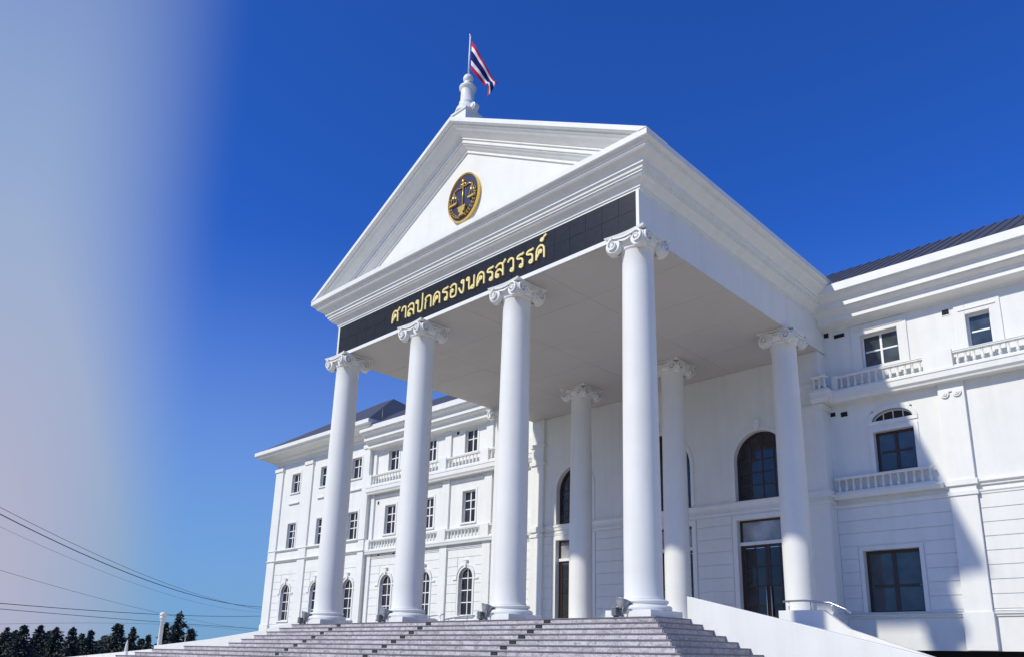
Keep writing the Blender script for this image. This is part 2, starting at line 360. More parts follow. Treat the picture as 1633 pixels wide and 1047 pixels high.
# ---- columns
def shaft_mesh():
    prof = []
    for i in range(15):
        t = i/14; r = 0.515 - 0.055*(t**1.6); prof.append((r, 10.0*t))
    prof = [(0.545, 0.0), (0.535, 0.03), (0.515, 0.09)] + prof[1:] + [(0.47, 10.02), (0.50, 10.04), (0.51, 10.07), (0.50, 10.10), (0.465, 10.12)]
    return MB().lathe(prof, 56).mesh('shaft', WHITE)
def base_mesh():
    pr = [(0.715, -0.28), (0.73, -0.26), (0.735, -0.22), (0.725, -0.175), (0.69, -0.15), (0.64, -0.145), (0.61, -0.13), (0.595, -0.11), (0.60, -0.095), (0.625, -0.09), (0.645, -0.07), (0.65, -0.045), (0.64, -0.02), (0.60, -0.001), (0.52, 0.0)]
    return MB().lathe(pr, 56).mesh('base', TRIM)
def capital_mesh():
    mb = MB()
    mb.lathe([(0.46, 10.06), (0.50, 10.10), (0.56, 10.16), (0.60, 10.23), (0.60, 10.28), (0.5, 10.32)], 40)
    mb.box(-0.5, 0.5, -0.5, 0.5, 10.30, 10.46)
    # abacus with concave sides
    ab = []
    for k in range(4):
        for j in range(6):
            t = j/6; u = -0.69+1.38*t; wv = 0.69-0.07*math.sin(PI*t)
            a = k*PI/2; ab.append((u*math.cos(a)+wv*math.sin(a), u*math.sin(a)-wv*math.cos(a)))
    n = len(ab); vs = [(x, y, 10.43) for x, y in ab] + [(x*1.04, y*1.04, 10.50) for x, y in ab]
    mb.add(vs, [tuple(range(n))[::-1], tuple(range(n, 2*n))] + [(i, (i+1) % n, (i+1) % n+n, i+n) for i in range(n)])
    for k in range(4):
        a = k*PI/2; ca, sa = math.cos(a), math.sin(a)
        def F(u, d, z): return (u*ca+d*sa, u*sa-d*ca, z)          # u along the face, d outward
        for sg in (-1, 1):
            cx, cz, R0 = 0.425, 10.19, 0.24; yaw = 0.0
            def V(p, d, z):                                        # splayed volute
                uu = sg*(cx + p*math.cos(yaw)); dd = 0.64 + d*math.cos(yaw) - p*math.sin(yaw)*0.55; return F(uu, dd, cz+z)
            N = 28
            ring = [(R0*0.95*math.cos(2*PI*j/N), R0*0.95*math.sin(2*PI*j/N)) for j in range(N)]
            vs = [V(p, 0.0, z) for p, z in ring] + [V(p, -0.2, z) for p, z in ring]
            mb.add(vs, [tuple(range(N)), tuple(range(N, 2*N))[::-1]] + [(i, i+N, (i+1) % N+N, (i+1) % N) for i in range(N)])
            M = 44; vs = []; fs = []
            for j in range(M):
                th = PI/2 - j/(M-1)*2*PI*1.55; r = R0*math.exp(-0.150*j/(M-1)*2*PI*1.55); wd = 0.27*r
                for rr, dd in ((r, 0.0), (r, 0.075), (r-wd, 0.075), (r-wd, 0.0)):
                    vs.append(V(-rr*math.cos(th)*-1, dd, rr*math.sin(th)))
                if j:
                    q = (j-1)*4
                    for c in range(3): fs.append((q+c, q+c+1, q+c+5, q+c+4))
            mb.add(vs, fs)
            eye = [(0.05*math.cos(2*PI*j/10), 0.05*math.sin(2*PI*j/10)) for j in range(10)]
            vs = [V(p, 0.075, z) for p, z in eye] + [V(p, 0.0, z) for p, z in eye]
            mb.add(vs, [tuple(range(10)), tuple(range(10, 20))[::-1]] + [(i, i+10, (i+1) % 10+10, (i+1) % 10) for i in range(10)])
        # sagging channel band between the volutes
        for (zo, th, dd, du) in ((10.405, 0.05, 0.70, 0.42), (10.32, 0.075, 0.66, 0.24)):
            vs = []; fs = []
            for j in range(13):
                t = j/12; u = -du+2*du*t; zz = zo - 0.07*math.sin(PI*t)
                for zz2, d in ((zz-th/2, 0.5), (zz-th/2, dd), (zz+th/2, dd), (zz+th/2, 0.5)): vs.append(F(u, d, zz2))
                if j:
                    q = (j-1)*4
                    for c in range(4): fs.append((q+c, q+(c+1) % 4, q+(c+1) % 4+4, q+c+4))
            mb.add(vs, fs)
    me = mb.mesh('capital', TRIM)
    import bmesh
    bm = bmesh.new(); bm.from_mesh(me); bmesh.ops.recalc_face_normals(bm, faces=bm.faces); bm.to_mesh(me); bm.free()
    return me
SH, BA, CA = shaft_mesh(), base_mesh(), capital_mesh()
PLm = MB().box(-0.72, 0.72, -0.72, 0.72, FLOOR, -0.28).mesh('plinth', TRIM)
for y in (0.0, YB):
    for x in COLX:
        c = link('column', SH, B, (x, y, 0))
        link('base', BA, c); bevel(link('plinth', PLm, c), 0.012); link('capital', CA, c)

# ---- portico slab, frieze, ceiling
g = MB(); g.box(-7.85, 7.85, YF, YW+0.5, 10.53, 12.0); ent = g.obj('entablature', WHITE, B)
g = MB(); g.box(-7.852, 7.852, YF-0.05, YF-0.002, 10.50, 10.645); g.box(-7.852, -7.74, YF-0.05, YF-0.002, 10.6455, 11.90); g.box(7.74, 7.852, YF-0.05, YF-0.002, 10.6455, 11.90)
bevel(g.obj('frieze_border', TRIM, B), 0.006)
fr = MB().box(-7.74, 7.74, YF-0.008, YF-0.002, 10.645, 11.9).obj('frieze', BLACKG, B)
nt_ = 24; tw = 15.48/nt_
for r_ in range(2):
    zz0 = 10.65+r_*0.625
    tm = MB().box(0.004, tw-0.004, YF-0.032, YF-0.0085, 0.004, 0.621).mesh('granite_tile', BLACKG)
    for k in range(nt_):
        o = link('granite_tile', tm, fr, (-7.74+k*tw, random.uniform(-0.0015, 0.0015), zz0))
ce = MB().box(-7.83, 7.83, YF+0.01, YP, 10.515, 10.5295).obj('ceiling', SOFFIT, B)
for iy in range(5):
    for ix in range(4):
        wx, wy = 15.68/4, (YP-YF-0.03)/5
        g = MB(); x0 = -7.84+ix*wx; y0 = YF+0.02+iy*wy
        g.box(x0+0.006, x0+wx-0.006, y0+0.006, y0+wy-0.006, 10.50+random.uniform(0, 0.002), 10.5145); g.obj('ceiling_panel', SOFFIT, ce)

# ---- cornices
def ogee(o0, z0, o1, z1, n=6):
    return [(o0+(o1-o0)*(t-math.sin(2*PI*t)/(2*PI)*0.9), z0+(z1-z0)*t) for t in [i/n for i in range(1, n+1)]]
PCOR = [(-0.2, 11.88), (0.04, 11.88), (0.04, 11.95), (0.08, 11.95)] + ogee(0.08, 11.97, 0.33, 12.22) + [(0.37, 12.22), (0.37, 12.29), (0.42, 12.29), (0.44, 12.40), (0.50, 12.40), (0.50, 12.43)] + ogee(0.50, 12.43, 0.82, 12.74) + [(0.86, 12.74), (0.86, 12.80), (0.97, 12.83), (1.0, 12.86), (1.0, 13.05), (-0.2, 13.05)]
PCOR = [(o*0.93 if o > 0 else o, z) for o, z in PCOR]
g = MB(); g.sweep([(-7.85, YW+0.3), (-7.85, YF), (7.85, YF), (7.85, YW+0.3)], PCOR)
fixn(g.obj('portico_cornice', TRIM, B))
RK = 0.549; AP = 13.05+8.79*RK
RPROF = [(1.02, 0.0), (1.02, -0.17), (0.98, -0.20), (0.86, -0.22), (0.86, -0.28)] + [(o, z) for o, z in [(0.80, -0.31), (0.70, -0.40), (0.58, -0.48), (0.47, -0.56)]] + [(0.42, -0.58), (0.42, -0.64), (0.36, -0.65), (0.36, -0.78), (0.30, -0.79), (0.30, -0.83), (0.24, -0.86), (0.15, -0.94), (0.07, -0.99), (0.07, -1.07), (-0.1, -1.07), (-0.1, 0.0)]
RPROF = [(o*0.93 if o > 0 else o, h) for o, h in RPROF]
for s in (-1, 1):
    vs = []; n = len(RPROF)
    for o, h in RPROF: vs.append((0, YF-o, AP+h))
    for o, h in RPROF: vs.append((s*(AP+h-13.045)/RK, YF-o, 13.045))
    fs = [(i, (i+1) % n, (i+1) % n+n, i+n) for i in range(n)] + [tuple(range(n, 2*n))]
    g = MB(); g.add(vs, fs); fixn(g.obj('raking_cornice', TRIM, B))
g = MB(); g.prism_y([(-8.4, 13.0), (8.4, 13.0), (0, 13.0+8.4*RK)], YF, 0.2); tym = fixn(g.obj('tympanum', WHITE, B))
g = MB(); g.prism_y([(-8.76, 13.052), (8.76, 13.052), (0, AP-0.03)], 0.21, 16.0); fixn(g.obj('portico_roof', SLATE, B))
# acroterion at the apex
g = MB(); g.box(-0.38, 0.38, -0.88, -0.12, AP-0.45, 18.30); g.box(-0.43, 0.43, -0.93, -0.07, 18.30, 18.38); ac = bevel(g.obj('apex_block', TRIM, B), 0.01)
g = MB(); prof = [(0.46, 18.38), (0.46, 18.44), (0.44, 18.50), (0.40, 18.62), (0.33, 18.74), (0.29, 18.80), (0.31, 18.84), (0.31, 18.90), (0.265, 18.93), (0.255, 19.45), (0.27, 19.50), (0.33, 19.54), (0.33, 19.62), (0.25, 19.66), (0.16, 19.72), (0.14, 19.80), (0.17, 19.85)]
g.lathe(prof, 36, 0, -0.5); g.ico((0, -0.5, 20.02), 0.2); g.obj('finial', TRIM, ac)
g = MB()
for sx in (0.62,):
    ring = [(0.15*math.cos(2*PI*j/20), 18.53+0.15*math.sin(2*PI*j/20)) for j in range(20)]
    g.prism_y([(x+0.45, z) for x, z in ring], -0.62, -0.40)
    ring = [(0.09*math.cos(2*PI*j/16), 18.53+0.09*math.sin(2*PI*j/16)) for j in range(16)]
    g.prism_y([(x+0.45, z) for x, z in ring], -0.66, -0.62)
fixn(g.obj('scroll', TRIM, ac))

# ------------------------------------------------------------------ wall and window builders
def arch_pts(xc, zs, r, rz=None, n=14, a0=0.0, a1=PI):
    rz = rz or r
    return [(xc + r*math.cos(a0+(a1-a0)*i/n), zs + rz*math.sin(a0+(a1-a0)*i/n)) for i in range(n+1)]

def wall(name, x0, x1, y, z0, z1, holes, th=0.35, mt=None, parent=None):
    """holes: (hx0,hx1,hz0,hz1,arch) ; arch = spring height or None."""
    mb = MB(); xs = sorted({x0, x1, *[h[0] for h in holes], *[h[1] for h in holes]})
    xs = [x for x in xs if x0 <= x <= x1]
    for a, b in zip(xs[:-1], xs[1:]):
        hs = sorted([h for h in holes if h[0] <= a+1e-6 and h[1] >= b-1e-6], key=lambda h: h[2])
        z = z0
        for h in hs:
            if h[2] > z: mb.box(a, b, y, y+th, z, h[2])
            z = h[3]
            if h[4] is not None:      # spandrels over the arch
                xc = (h[0]+h[1])/2; r = (h[1]-h[0])/2; P = arch_pts(xc, h[4], r, h[3]-h[4], 18)
                for p, q in zip(P[:-1], P[1:]):
                    mb.prism_y([(q[0], q[1]), (p[0], p[1]), (p[0], h[3]+0.02), (q[0], h[3]+0.02)], y, y+th)
                z = h[3]+0.02
        if z < z1: mb.box(a, b, y, y+th, z, z1)
    return fixn(mb.obj(name, mt or WHITE, parent or B))

def courses(parent, x0, x1, y, zs, holes, th=0.028, gap=0.022):
    """rusticated courses: each a slab standing proud of the wall"""
    for za, zb in zip(zs[:-1], zs[1:]):
        cuts = [(x0, x1)]
        for h in holes:
            if h[2] < zb-0.02 and h[3] > za+0.02:
                cuts = [seg for a, b in cuts for seg in ((a, min(b, h[0])), (max(a, h[1]), b)) if seg[1]-seg[0] > 0.08]
        for a, b in cuts:
            mb = MB(); mb.box(a+0.004, b-0.004, y-th, y-0.001, za+gap/2, zb-gap/2)
            bevel(mb.obj('course', WHITE, parent), 0.006, 1)

PR = random.Random(31)
def pane(x0, x1, y, z0, z1, gm, parent):
    mb = MB(); hx, hz = (x1-x0)/2, (z1-z0)/2; mb.box(-hx, hx, -0.005, 0.005, -hz, hz)
    g_ = gm
    if gm is GLASS: g_ = PR.choice((GLASS, GLASS, GLASS, GLASS2))
    o = mb.obj('pane', g_, parent, ((x0+x1)/2, y+0.005, (z0+z1)/2))
    o.rotation_euler = (PR.gauss(0, 0.008), 0, PR.gauss(0, 0.008)); return o
def rect_window(x0, x1, z0, z1, y, cols, rows, fm, gm, bars=0.05, fw=0.07, depth=0.14, sill=True, surround=True, rowsplit=None, yface=None):
    mb = MB(); ys, ye = y+depth, y+depth+0.07
    mb.box(x0, x0+fw, ys, ye, z0, z1); mb.box(x1-fw, x1, ys, ye, z0, z1); mb.box(x0+fw, x1-fw, ys, ye, z0, z0+fw); mb.box(x0+fw, x1-fw, ys, ye, z1-fw, z1)
    ix0, ix1, iz0, iz1 = x0+fw, x1-fw, z0+fw, z1-fw
    xs = [ix0+(ix1-ix0)*i/cols for i in range(cols+1)]
    zr = rowsplit or [i/rows for i in range(rows+1)]; zs = [iz0+(iz1-iz0)*t for t in zr]
    for x in xs[1:-1]: mb.box(x-bars*0.7, x+bars*0.7, ys+0.01, ye-0.01, iz0, iz1)
    for z in zs[1:-1]:
        for a, b in zip(xs[:-1], xs[1:]): mb.box(a+bars*0.7, b-bars*0.7, ys+0.016, ye-0.014, z-bars/2, z+bars/2)
    wn = mb.obj('window', fm, B)
    for a, b in zip(xs[:-1], xs[1:]):
        for c, d in zip(zs[:-1], zs[1:]):
            pane(a+0.003, b-0.003, ys+0.03, c+0.003, d-0.003, gm, wn)
    if sill:
        s = MB(); s.box(x0-0.14, x1+0.14, y-0.09, y+depth, z0-0.10, z0-0.001); bevel(s.obj('sill', TRIM, wn), 0.01)
    if surround:
        s = MB(); q = 0.14
        s.box(x0-q, x0-0.001, y-0.035, y+0.1, z0, z1+q); s.box(x1+0.001, x1+q, y-0.035, y+0.1, z0, z1+q); s.box(x0-0.001, x1+0.001, y-0.035, y+0.1, z1+0.001, z1+q)
        bevel(s.obj('surround', TRIM, wn), 0.01)
    return wn

def arch_window(xc, z0, zs, hw, rise, y, cols, rows, fm, gm, fw=0.07, bars=0.045, depth=0.14, hood=True, sill=True, band=0.13, key=True):
    mb = MB(); ys, ye = y+depth, y+depth+0.07
    x0, x1 = xc-hw, xc+hw
    mb.box(x0, x0+fw, ys, ye, z0, zs); mb.box(x1-fw, x1, ys, ye, z0, zs); mb.box(x0+fw, x1-fw, ys, ye, z0, z0+fw)
    Po, Pi = arch_pts(xc, zs, hw, rise), arch_pts(xc, zs, hw-fw, rise-fw)
    for i in range(len(Po)-1): mb.prism_y([Po[i], Po[i+1], Pi[i+1], Pi[i]], ys, ye)
    ix0, ix1, iz0 = x0+fw, x1-fw, z0+fw
    xs = [ix0+(ix1-ix0)*i/cols for i in range(cols+1)]
    zz = [iz0+(zs-iz0)*i/rows for i in range(rows+1)]
    def top(x): 
        t = max(-1, min(1, (x-xc)/(hw-fw))); return zs+(rise-fw)*math.sqrt(max(0, 1-t*t))
    for x in xs[1:-1]: mb.box(x-bars/2, x+bars/2, ys+0.01, ye-0.01, iz0, top(x)-0.002)
    for z in zz[1:]: 
        for a, b in zip(xs[:-1], xs[1:]): mb.box(a+bars/2, b-bars/2, ys+0.016, ye-0.014, z-bars/2, z+bars/2)
    wn = fixn(mb.obj('arched_window', fm, B))
    for a, b in zip(xs[:-1], xs[1:]):
        for c, d in zip(zz[:-1], zz[1:]):
            pane(a+0.003, b-0.003, ys+0.03, c+0.003, d-0.003, gm, wn)
        P = [(a+0.003+(b-a-0.006)*i/6) for i in range(7)]
        poly = [(a+0.003, zs+0.003), (b-0.003, zs+0.003)] + [(x, max(zs+0.006, top(x)-0.001)) for x in P[::-1]]
        p = MB(); p.prism_y(poly, ys+0.03, ys+0.04); fixn(p.obj('pane', gm, wn))
    s = MB(); q = band
    s.box(x0-q, x0-0.001, y-0.05, y+0.1, z0, zs); s.box(x1+0.001, x1+q, y-0.05, y+0.1, z0, zs)
    Po, Pi = arch_pts(xc, zs, hw+q, rise+q, 20), arch_pts(xc, zs, hw+0.001, rise+0.001, 20)
    for i in range(20): s.prism_y([Po[i], Po[i+1], Pi[i+1], Pi[i]], y-0.05, y+0.1)
    bevel(fixn(s.obj('surround', TRIM, wn)), 0.01)
    if hood:
        h = MB(); q2 = q+0.09
        Po, Pi = arch_pts(xc, zs, hw+q2, rise+q2, 20), arch_pts(xc, zs, hw+q+0.002, rise+q+0.002, 20)
        for i in range(20): h.prism_y([Po[i], Po[i+1], Pi[i+1], Pi[i]], y-0.10, y+0.02)
        for sx in (-1, 1): h.box(xc+sx*(hw+q+0.004), xc+sx*(hw+q2+0.28), y-0.098, y+0.02, zs-0.09, zs-0.002)
        bevel(fixn(h.obj('hood_mould', TRIM, wn)), 0.01)
    if key:
        k = MB(); zt = zs+rise
        k.prism_y([(xc-0.07, zt-0.02), (xc+0.07, zt-0.02), (xc+0.13, zt+band+0.24), (xc-0.13, zt+band+0.24)], y-0.15, y+0.02)
        k.box(xc-0.17, xc+0.17, y-0.17, y+0.02, zt+band+0.241, zt+band+0.30); bevel(fixn(k.obj('keystone', TRIM, wn)), 0.012)
    if sill:
        l = MB(); l.box(x0-0.22, x1+0.22, y-0.10, y+depth, z0-0.10, z0-0.001); bevel(l.obj('sill', TRIM, wn), 0.01)
    return wn

def baluster_mesh(h):
    pr = [(0.062, 0), (0.062, 0.05), (0.035, 0.06), (0.040, 0.10), (0.062, 0.20), (0.066, 0.28), (0.050, 0.42), (0.032, 0.62), (0.028, 0.80), (0.042, 0.86), (0.030, 0.90), (0.058, 0.94), (0.058, 1.0)]
    return MB().lathe([(r, z*h) for r, z in pr], 10).mesh('baluster', TRIM)
BMESH = {}
def balustrade(x0, x1, y, zb, zt, dep=0.2, pitch=0.27):
    mb = MB(); mb.box(x0, x1, y, y+dep, zt-0.10, zt); mb.box(x0, x1, y-0.02, y+dep+0.02, zt-0.045, zt-0.015)
    bo = bevel(mb.obj('balustrade', TRIM, B), 0.008, 1)
    mb = MB(); mb.box(x0, x1, y+0.01, y+dep-0.01, zb, zb+0.08); mb.obj('bottom_rail', TRIM, bo)
    h = round(zt-zb-0.18, 3)
    if h not in BMESH: BMESH[h] = baluster_mesh(h)
    n = max(2, int(round((x1-x0)/pitch))); 
    for i in range(n):
        x = x0+(x1-x0)*(i+0.5)/n; link('baluster', BMESH[h], bo, (x, y+dep/2, zb+0.08))
    return bo
def pbox(name, x0, x1, y0, y1, z0, z1, mt=TRIM, bv=0.01):
    g = MB(); g.box(x0, x1, y0, y1, z0, z1); o = g.obj(name, mt, B)
    return bevel(o, bv) if bv else o
def band(x0, x1, y, z, h, pr, name='string_course'):
    """string course with a stepped moulding"""
    g = MB(); g.sweep([(x0, y), (x1, y)], [(-0.05, z), (pr*0.45, z), (pr*0.5, z+h*0.4), (pr*0.8, z+h*0.55), (pr, z+h*0.7), (pr, z+h), (-0.05, z+h)]); return fixn(g.obj(name, TRIM, B))

# ------------------------------------------------------------------ wall behind the portico
holes = []; doors = []
for xc, hw, zt in ((-5, 1.15, 7.72), (0, 1.7, 8.4), (5, 1.15, 7.72)):
    holes.append((xc-hw, xc+hw, 4.85, zt, 4.85+(zt-4.85-hw) if True else None))
    doors.append((xc-hw, xc+hw, FLOOR, 4.05, None))
W0 = wall('entrance_wall', -7.25, 7.25, YP, FLOOR, 10.5, holes+doors)
zsr = [FLOOR+0.02, 0.12, 0.66, 1.20, 1.74, 2.28, 2.82, 3.36, 3.90, 4.30]
courses(W0, -7.2, 7.2, YP, zsr, [(h[0]-0.25, h[1]+0.25, h[2], 4.3, None) for h in doors])
for (a, b, z0, z1, zs), (c, d, _, dt, _) in zip(holes, doors):
    xc = (a+b)/2; hw = (b-a)/2
    arch_window(xc, 4.85, zs, hw, z1-zs, YP, 4 if hw < 1.5 else 6, 3, BFRAME, GLASS, fw=0.10, bars=0.06, depth=0.22, hood=False, band=0.16, sill=False)
    # door with transom
    g = MB(); y1 = YP+0.2
    g.box(c, c+0.1, y1, y1+0.1, FLOOR, dt); g.box(d-0.1, d, y1, y1+0.1, FLOOR, dt); g.box(c+0.1, d-0.1, y1, y1+0.1, dt-0.08, dt); 
    fo = g.obj('door_frame', BFRAME, B)
    g = MB(); g.box(c, d, y1-0.06, y1+0.12, 3.02, 3.16); bevel(g.obj('transom_bar', TRIM, fo), 0.01)
    g = MB(); g.box(c+0.1, d-0.1, y1+0.04, y1+0.05, 3.161, dt-0.08); g.obj('transom_pane', GLASST, fo)
    for s in (-1, 1):
        l0, l1 = (c+0.1, xc-0.006) if s < 0 else (xc+0.006, d-0.1)
        g = MB(); yl = y1+0.02; zt = 3.01
        g.box(l0, l0+0.11, yl, yl+0.06, FLOOR+0.01, zt); g.box(l1-0.11, l1, yl, yl+0.06, FLOOR+0.01, zt)
        rows = [FLOOR+0.01, FLOOR+0.28] + [FLOOR+0.28+(zt-FLOOR-0.38)*k/4 for k in range(1, 5)]
        g.box(l0+0.11, l1-0.11, yl, yl+0.06, FLOOR+0.01, FLOOR+0.28); g.box(l0+0.11, l1-0.11, yl, yl+0.06, zt-0.10, zt)
        for z in rows[2:-1]: g.box(l0+0.11, l1-0.11, yl+0.008, yl+0.05, z-0.03, z+0.03)
        g.box((l0+l1)/2-0.03, (l0+l1)/2+0.03, yl+0.004, yl+0.055, FLOOR+0.28, zt-0.1)
        lf = g.obj('door', BFRAME, B)
        for za, zb in zip(rows[1:-1], rows[2:]):
            for xa, xb in ((l0+0.11, (l0+l1)/2-0.03), ((l0+l1)/2+0.03, l1-0.11)):
                pane(xa, xb, yl+0.02, za+0.02, zb-0.02, GLASS, lf)
        hx = xc+s*0.10
        h = MB(); h.tube([(hx, yl-0.07, 0.10), (hx, yl-0.07, 1.35)], 0.022); h.tube([(hx, yl-0.07, 0.25), (hx, yl+0.01, 0.25)], 0.014); h.tube([(hx, yl-0.07, 1.2), (hx, yl+0.01, 1.2)], 0.014)
        h.obj('handle', STEEL, lf)
    g = MB(); q = 0.2
    g.box(c-q, c-0.001, YP-0.07, YP+0.1, FLOOR, dt+q); g.box(d+0.001, d+q, YP-0.07, YP+0.1, FLOOR, dt+q); g.box(c-0.001, d+0.001, YP-0.07, YP+0.1, dt+0.001, dt+q)
    bevel(g.obj('door_surround', TRIM, fo), 0.012)
band(-7.25, 7.25, YP, 4.56, 0.26, 0.10); band(-7.25, 7.25, YP, 4.31, 0.12, 0.05)
# corner piers of the entrance block
for s in (-1, 1):
    a, b = sorted((s*7.0, s*7.82))
    pbox('pilaster', a, b, YP-0.14, YW+0.4, FLOOR-0.5, 10.5)
    for z, h, pr in ((4.30, 0.14, 0.06), (4.56, 0.26, 0.10), (8.05, 0.22, 0.09), (9.0, 0.2, 0.08)): pbox('pilaster_band', a-pr, b+pr, YP-0.14-pr, YW, z, z+h)
    o = pbox('pilaster_base', a-0.08, b+0.08, YP-0.22, YW, FLOOR-0.6, 0.2)

# ------------------------------------------------------------------ wings
WCOR = [(-0.2, 11.40), (0.06, 11.40), (0.08, 11.46), (0.50, 11.52), (0.60, 11.55), (0.60, 11.74), (0.66, 11.77)] + ogee(0.66, 11.78, 0.90, 11.97) + [(0.95, 11.97), (0.95, 12.19), (1.0, 12.21)] + ogee(1.0, 12.22, 1.28, 12.45) + [(1.36, 12.47), (1.36, 12.80), (-0.2, 12.80)]
VCOR = [(-0.2, 12.12), (0.05, 12.12), (0.07, 12.20), (0.14, 12.24), (0.16, 12.34), (0.50, 12.46), (0.56, 12.56), (0.62, 12.58), (1.15, 12.74), (1.22, 12.84), (1.30, 12.88), (1.36, 12.94), (1.36, 13.20), (-0.2, 13.20)]
g = MB(); g.sweep([(7.86, YW), (34, YW)], WCOR); fixn(g.obj('wing_cornice', TRIM, B))
g = MB(); g.sweep([(-23.0, YW), (-7.86, YW)], WCOR); fixn(g.obj('wing_cornice', TRIM, B))
g = MB(); g.sweep([(-35.25, 26.0), (-35.25, YV), (-23.0, YV), (-23.0, YW+3.0)], VCOR); fixn(g.obj('pavilion_cornice', TRIM, B))

# --- right wing
def vent(x, z, y, wv=0.2, hv=0.17):
    g = MB(); g.box(x-wv/2-0.03, x+wv/2+0.03, y-0.02, y+0.05, z-hv/2-0.03, z+hv/2+0.03); o = g.obj('vent', TRIM, B)
    g = MB(); g.box(x-wv/2, x+wv/2, y-0.024, y-0.0205, z-hv/2, z+hv/2); g.obj('vent_opening', DVOID, o)
RB = 7.82
rh = []
tops = [(9.3, 10.7, 9.60, 10.94, 2), (13.08, 13.86, 9.45, 10.72, 1), (16.4, 17.8, 9.60, 10.94, 2), (20.6, 22.0, 9.6, 10.94, 2)]
mids = [(9.46, 10.92, 5.40, 6.95), (16.5, 17.9, 5.40, 6.95), (20.7, 22.1, 5.4, 6.95)]
grds = [(8.68, 10.66, 0.24, 2.50), (16.2, 18.2, 0.24, 2.50), (20.4, 22.4, 0.24, 2.50)]
for t in tops: rh.append((*t[:4], None))
for t in mids: rh.append((*t, None))
for t in grds: rh.append((*t, None))
lun = [((t[0]+t[1])/2, 7.36, 0.74, 0.40) for t in mids]
for xc, z, hw, rs in lun: rh.append((xc-hw, xc+hw, z, z+rs, z))
WR = wall('wing_wall', RB, 34, YW, -1.06, 11.7, rh, th=0.4)
for x0, x1, z0, z1, c in tops:
    rect_window(x0, x1, z0, z1, YW, c, 2, WFRAME, GLASSB, bars=0.06, fw=0.06, surround=False, sill=False, depth=0.2)
    pbox('window_panel', x0-0.36, x0-0.002, YW-0.05, YW+0.1, 8.95, z1+0.42, WHITE); pbox('window_panel', x1+0.002, x1+0.36, YW-0.05, YW+0.1, 8.95, z1+0.42, WHITE); pbox('window_panel', x0-0.001, x1+0.001, YW-0.05, YW+0.1, z1+0.002, z1+0.42, WHITE)
    pbox('window_lintel', x0-0.22, x1+0.22, YW-0.085, YW-0.051, z1+0.16, z1+0.22)
for x0, x1, z0, z1 in mids:
    rect_window(x0, x1, z0, z1, YW, 2, 2, BFRAME, GLASSB, bars=0.09, fw=0.10, depth=0.22, sill=False, surround=False)
    g = MB(); q = 0.16
    g.box(x0-q, x0-0.001, YW-0.045, YW+0.1, 4.95, z1+q); g.box(x1+0.001, x1+q, YW-0.045, YW+0.1, 4.95, z1+q); g.box(x0-0.001, x1+0.001, YW-0.045, YW+0.1, z1+0.001, z1+q); bevel(g.obj('surround', TRIM, B), 0.01)
for xc, z, hw, rs in lun:
    g = MB(); Po, Pi = arch_pts(xc, z, hw, rs, 16), arch_pts(xc, z, hw-0.05, rs-0.05, 16)
    for i in range(16): g.prism_y([Po[i], Po[i+1], Pi[i+1], Pi[i]], YW+0.15, YW+0.2)
    g.box(xc-hw, xc+hw, YW+0.15, YW+0.2, z-0.001, z+0.05)
    for dx in (-0.36, 0, 0.36): g.box(xc+dx-0.018, xc+dx+0.018, YW+0.155, YW+0.195, z+0.05, z+rs*math.sqrt(1-(dx/hw)**2)-0.02)
    lw = fixn(g.obj('lunette_window', WFRAME, B))
    for a, b in ((-0.68, -0.38), (-0.34, -0.02), (0.02, 0.34), (0.38, 0.68)):
        P = [a+(b-a)*i/5 for i in range(6)]
        p = MB(); p.prism_y([(xc+a, z+0.05), (xc+b, z+0.05)] + [(xc+x, z+0.052+(rs-0.06)*math.sqrt(max(0, 1-(x/(hw-0.02))**2))) for x in P[::-1]], YW+0.17, YW+0.18); fixn(p.obj('pane', GLASS, lw))
    s = MB(); Po, Pi = arch_pts(xc, z, hw+0.17, rs+0.17, 18), arch_pts(xc, z, hw+0.001, rs+0.001, 18)
    for i in range(18): s.prism_y([Po[i], Po[i+1], Pi[i+1], Pi[i]], YW-0.045, YW+0.1)
    s.box(xc-hw-0.17, xc+hw+0.17, YW-0.045, YW+0.1, z-0.14, z-0.002); bevel(fixn(s.obj('surround', TRIM, lw)), 0.01)
for x0, x1, z0, z1 in grds:
    rect_window(x0, x1, z0, z1, YW, 2, 2, BFRAME, GLASSB, bars=0.11, fw=0.11, depth=0.25, sill=False, surround=False, rowsplit=[0, 0.42, 1])
    g = MB(); q = 0.15
    g.box(x0-q, x0-0.001, YW-0.06, YW+0.1, z0, z1+q); g.box(x1+0.001, x1+q, YW-0.06, YW+0.1, z0, z1+q); g.box(x0-0.001, x1+0.001, YW-0.06, YW+0.1, z1+0.001, z1+q); bevel(g.obj('surround', TRIM, B), 0.01)
zsr2 = [0.30, 0.78, 1.26, 1.74, 2.22, 2.70, 3.18, 3.66, 4.14]
gh = [(x0-0.17, x1+0.17, z0, z1+0.17, None) for x0, x1, z0, z1 in grds]
for a, b in ((7.84, 11.88), (12.78, 15.3), (16.1, 19.3), (20.1, 24.0)): courses(WR, a, b, YW, zsr2, gh)
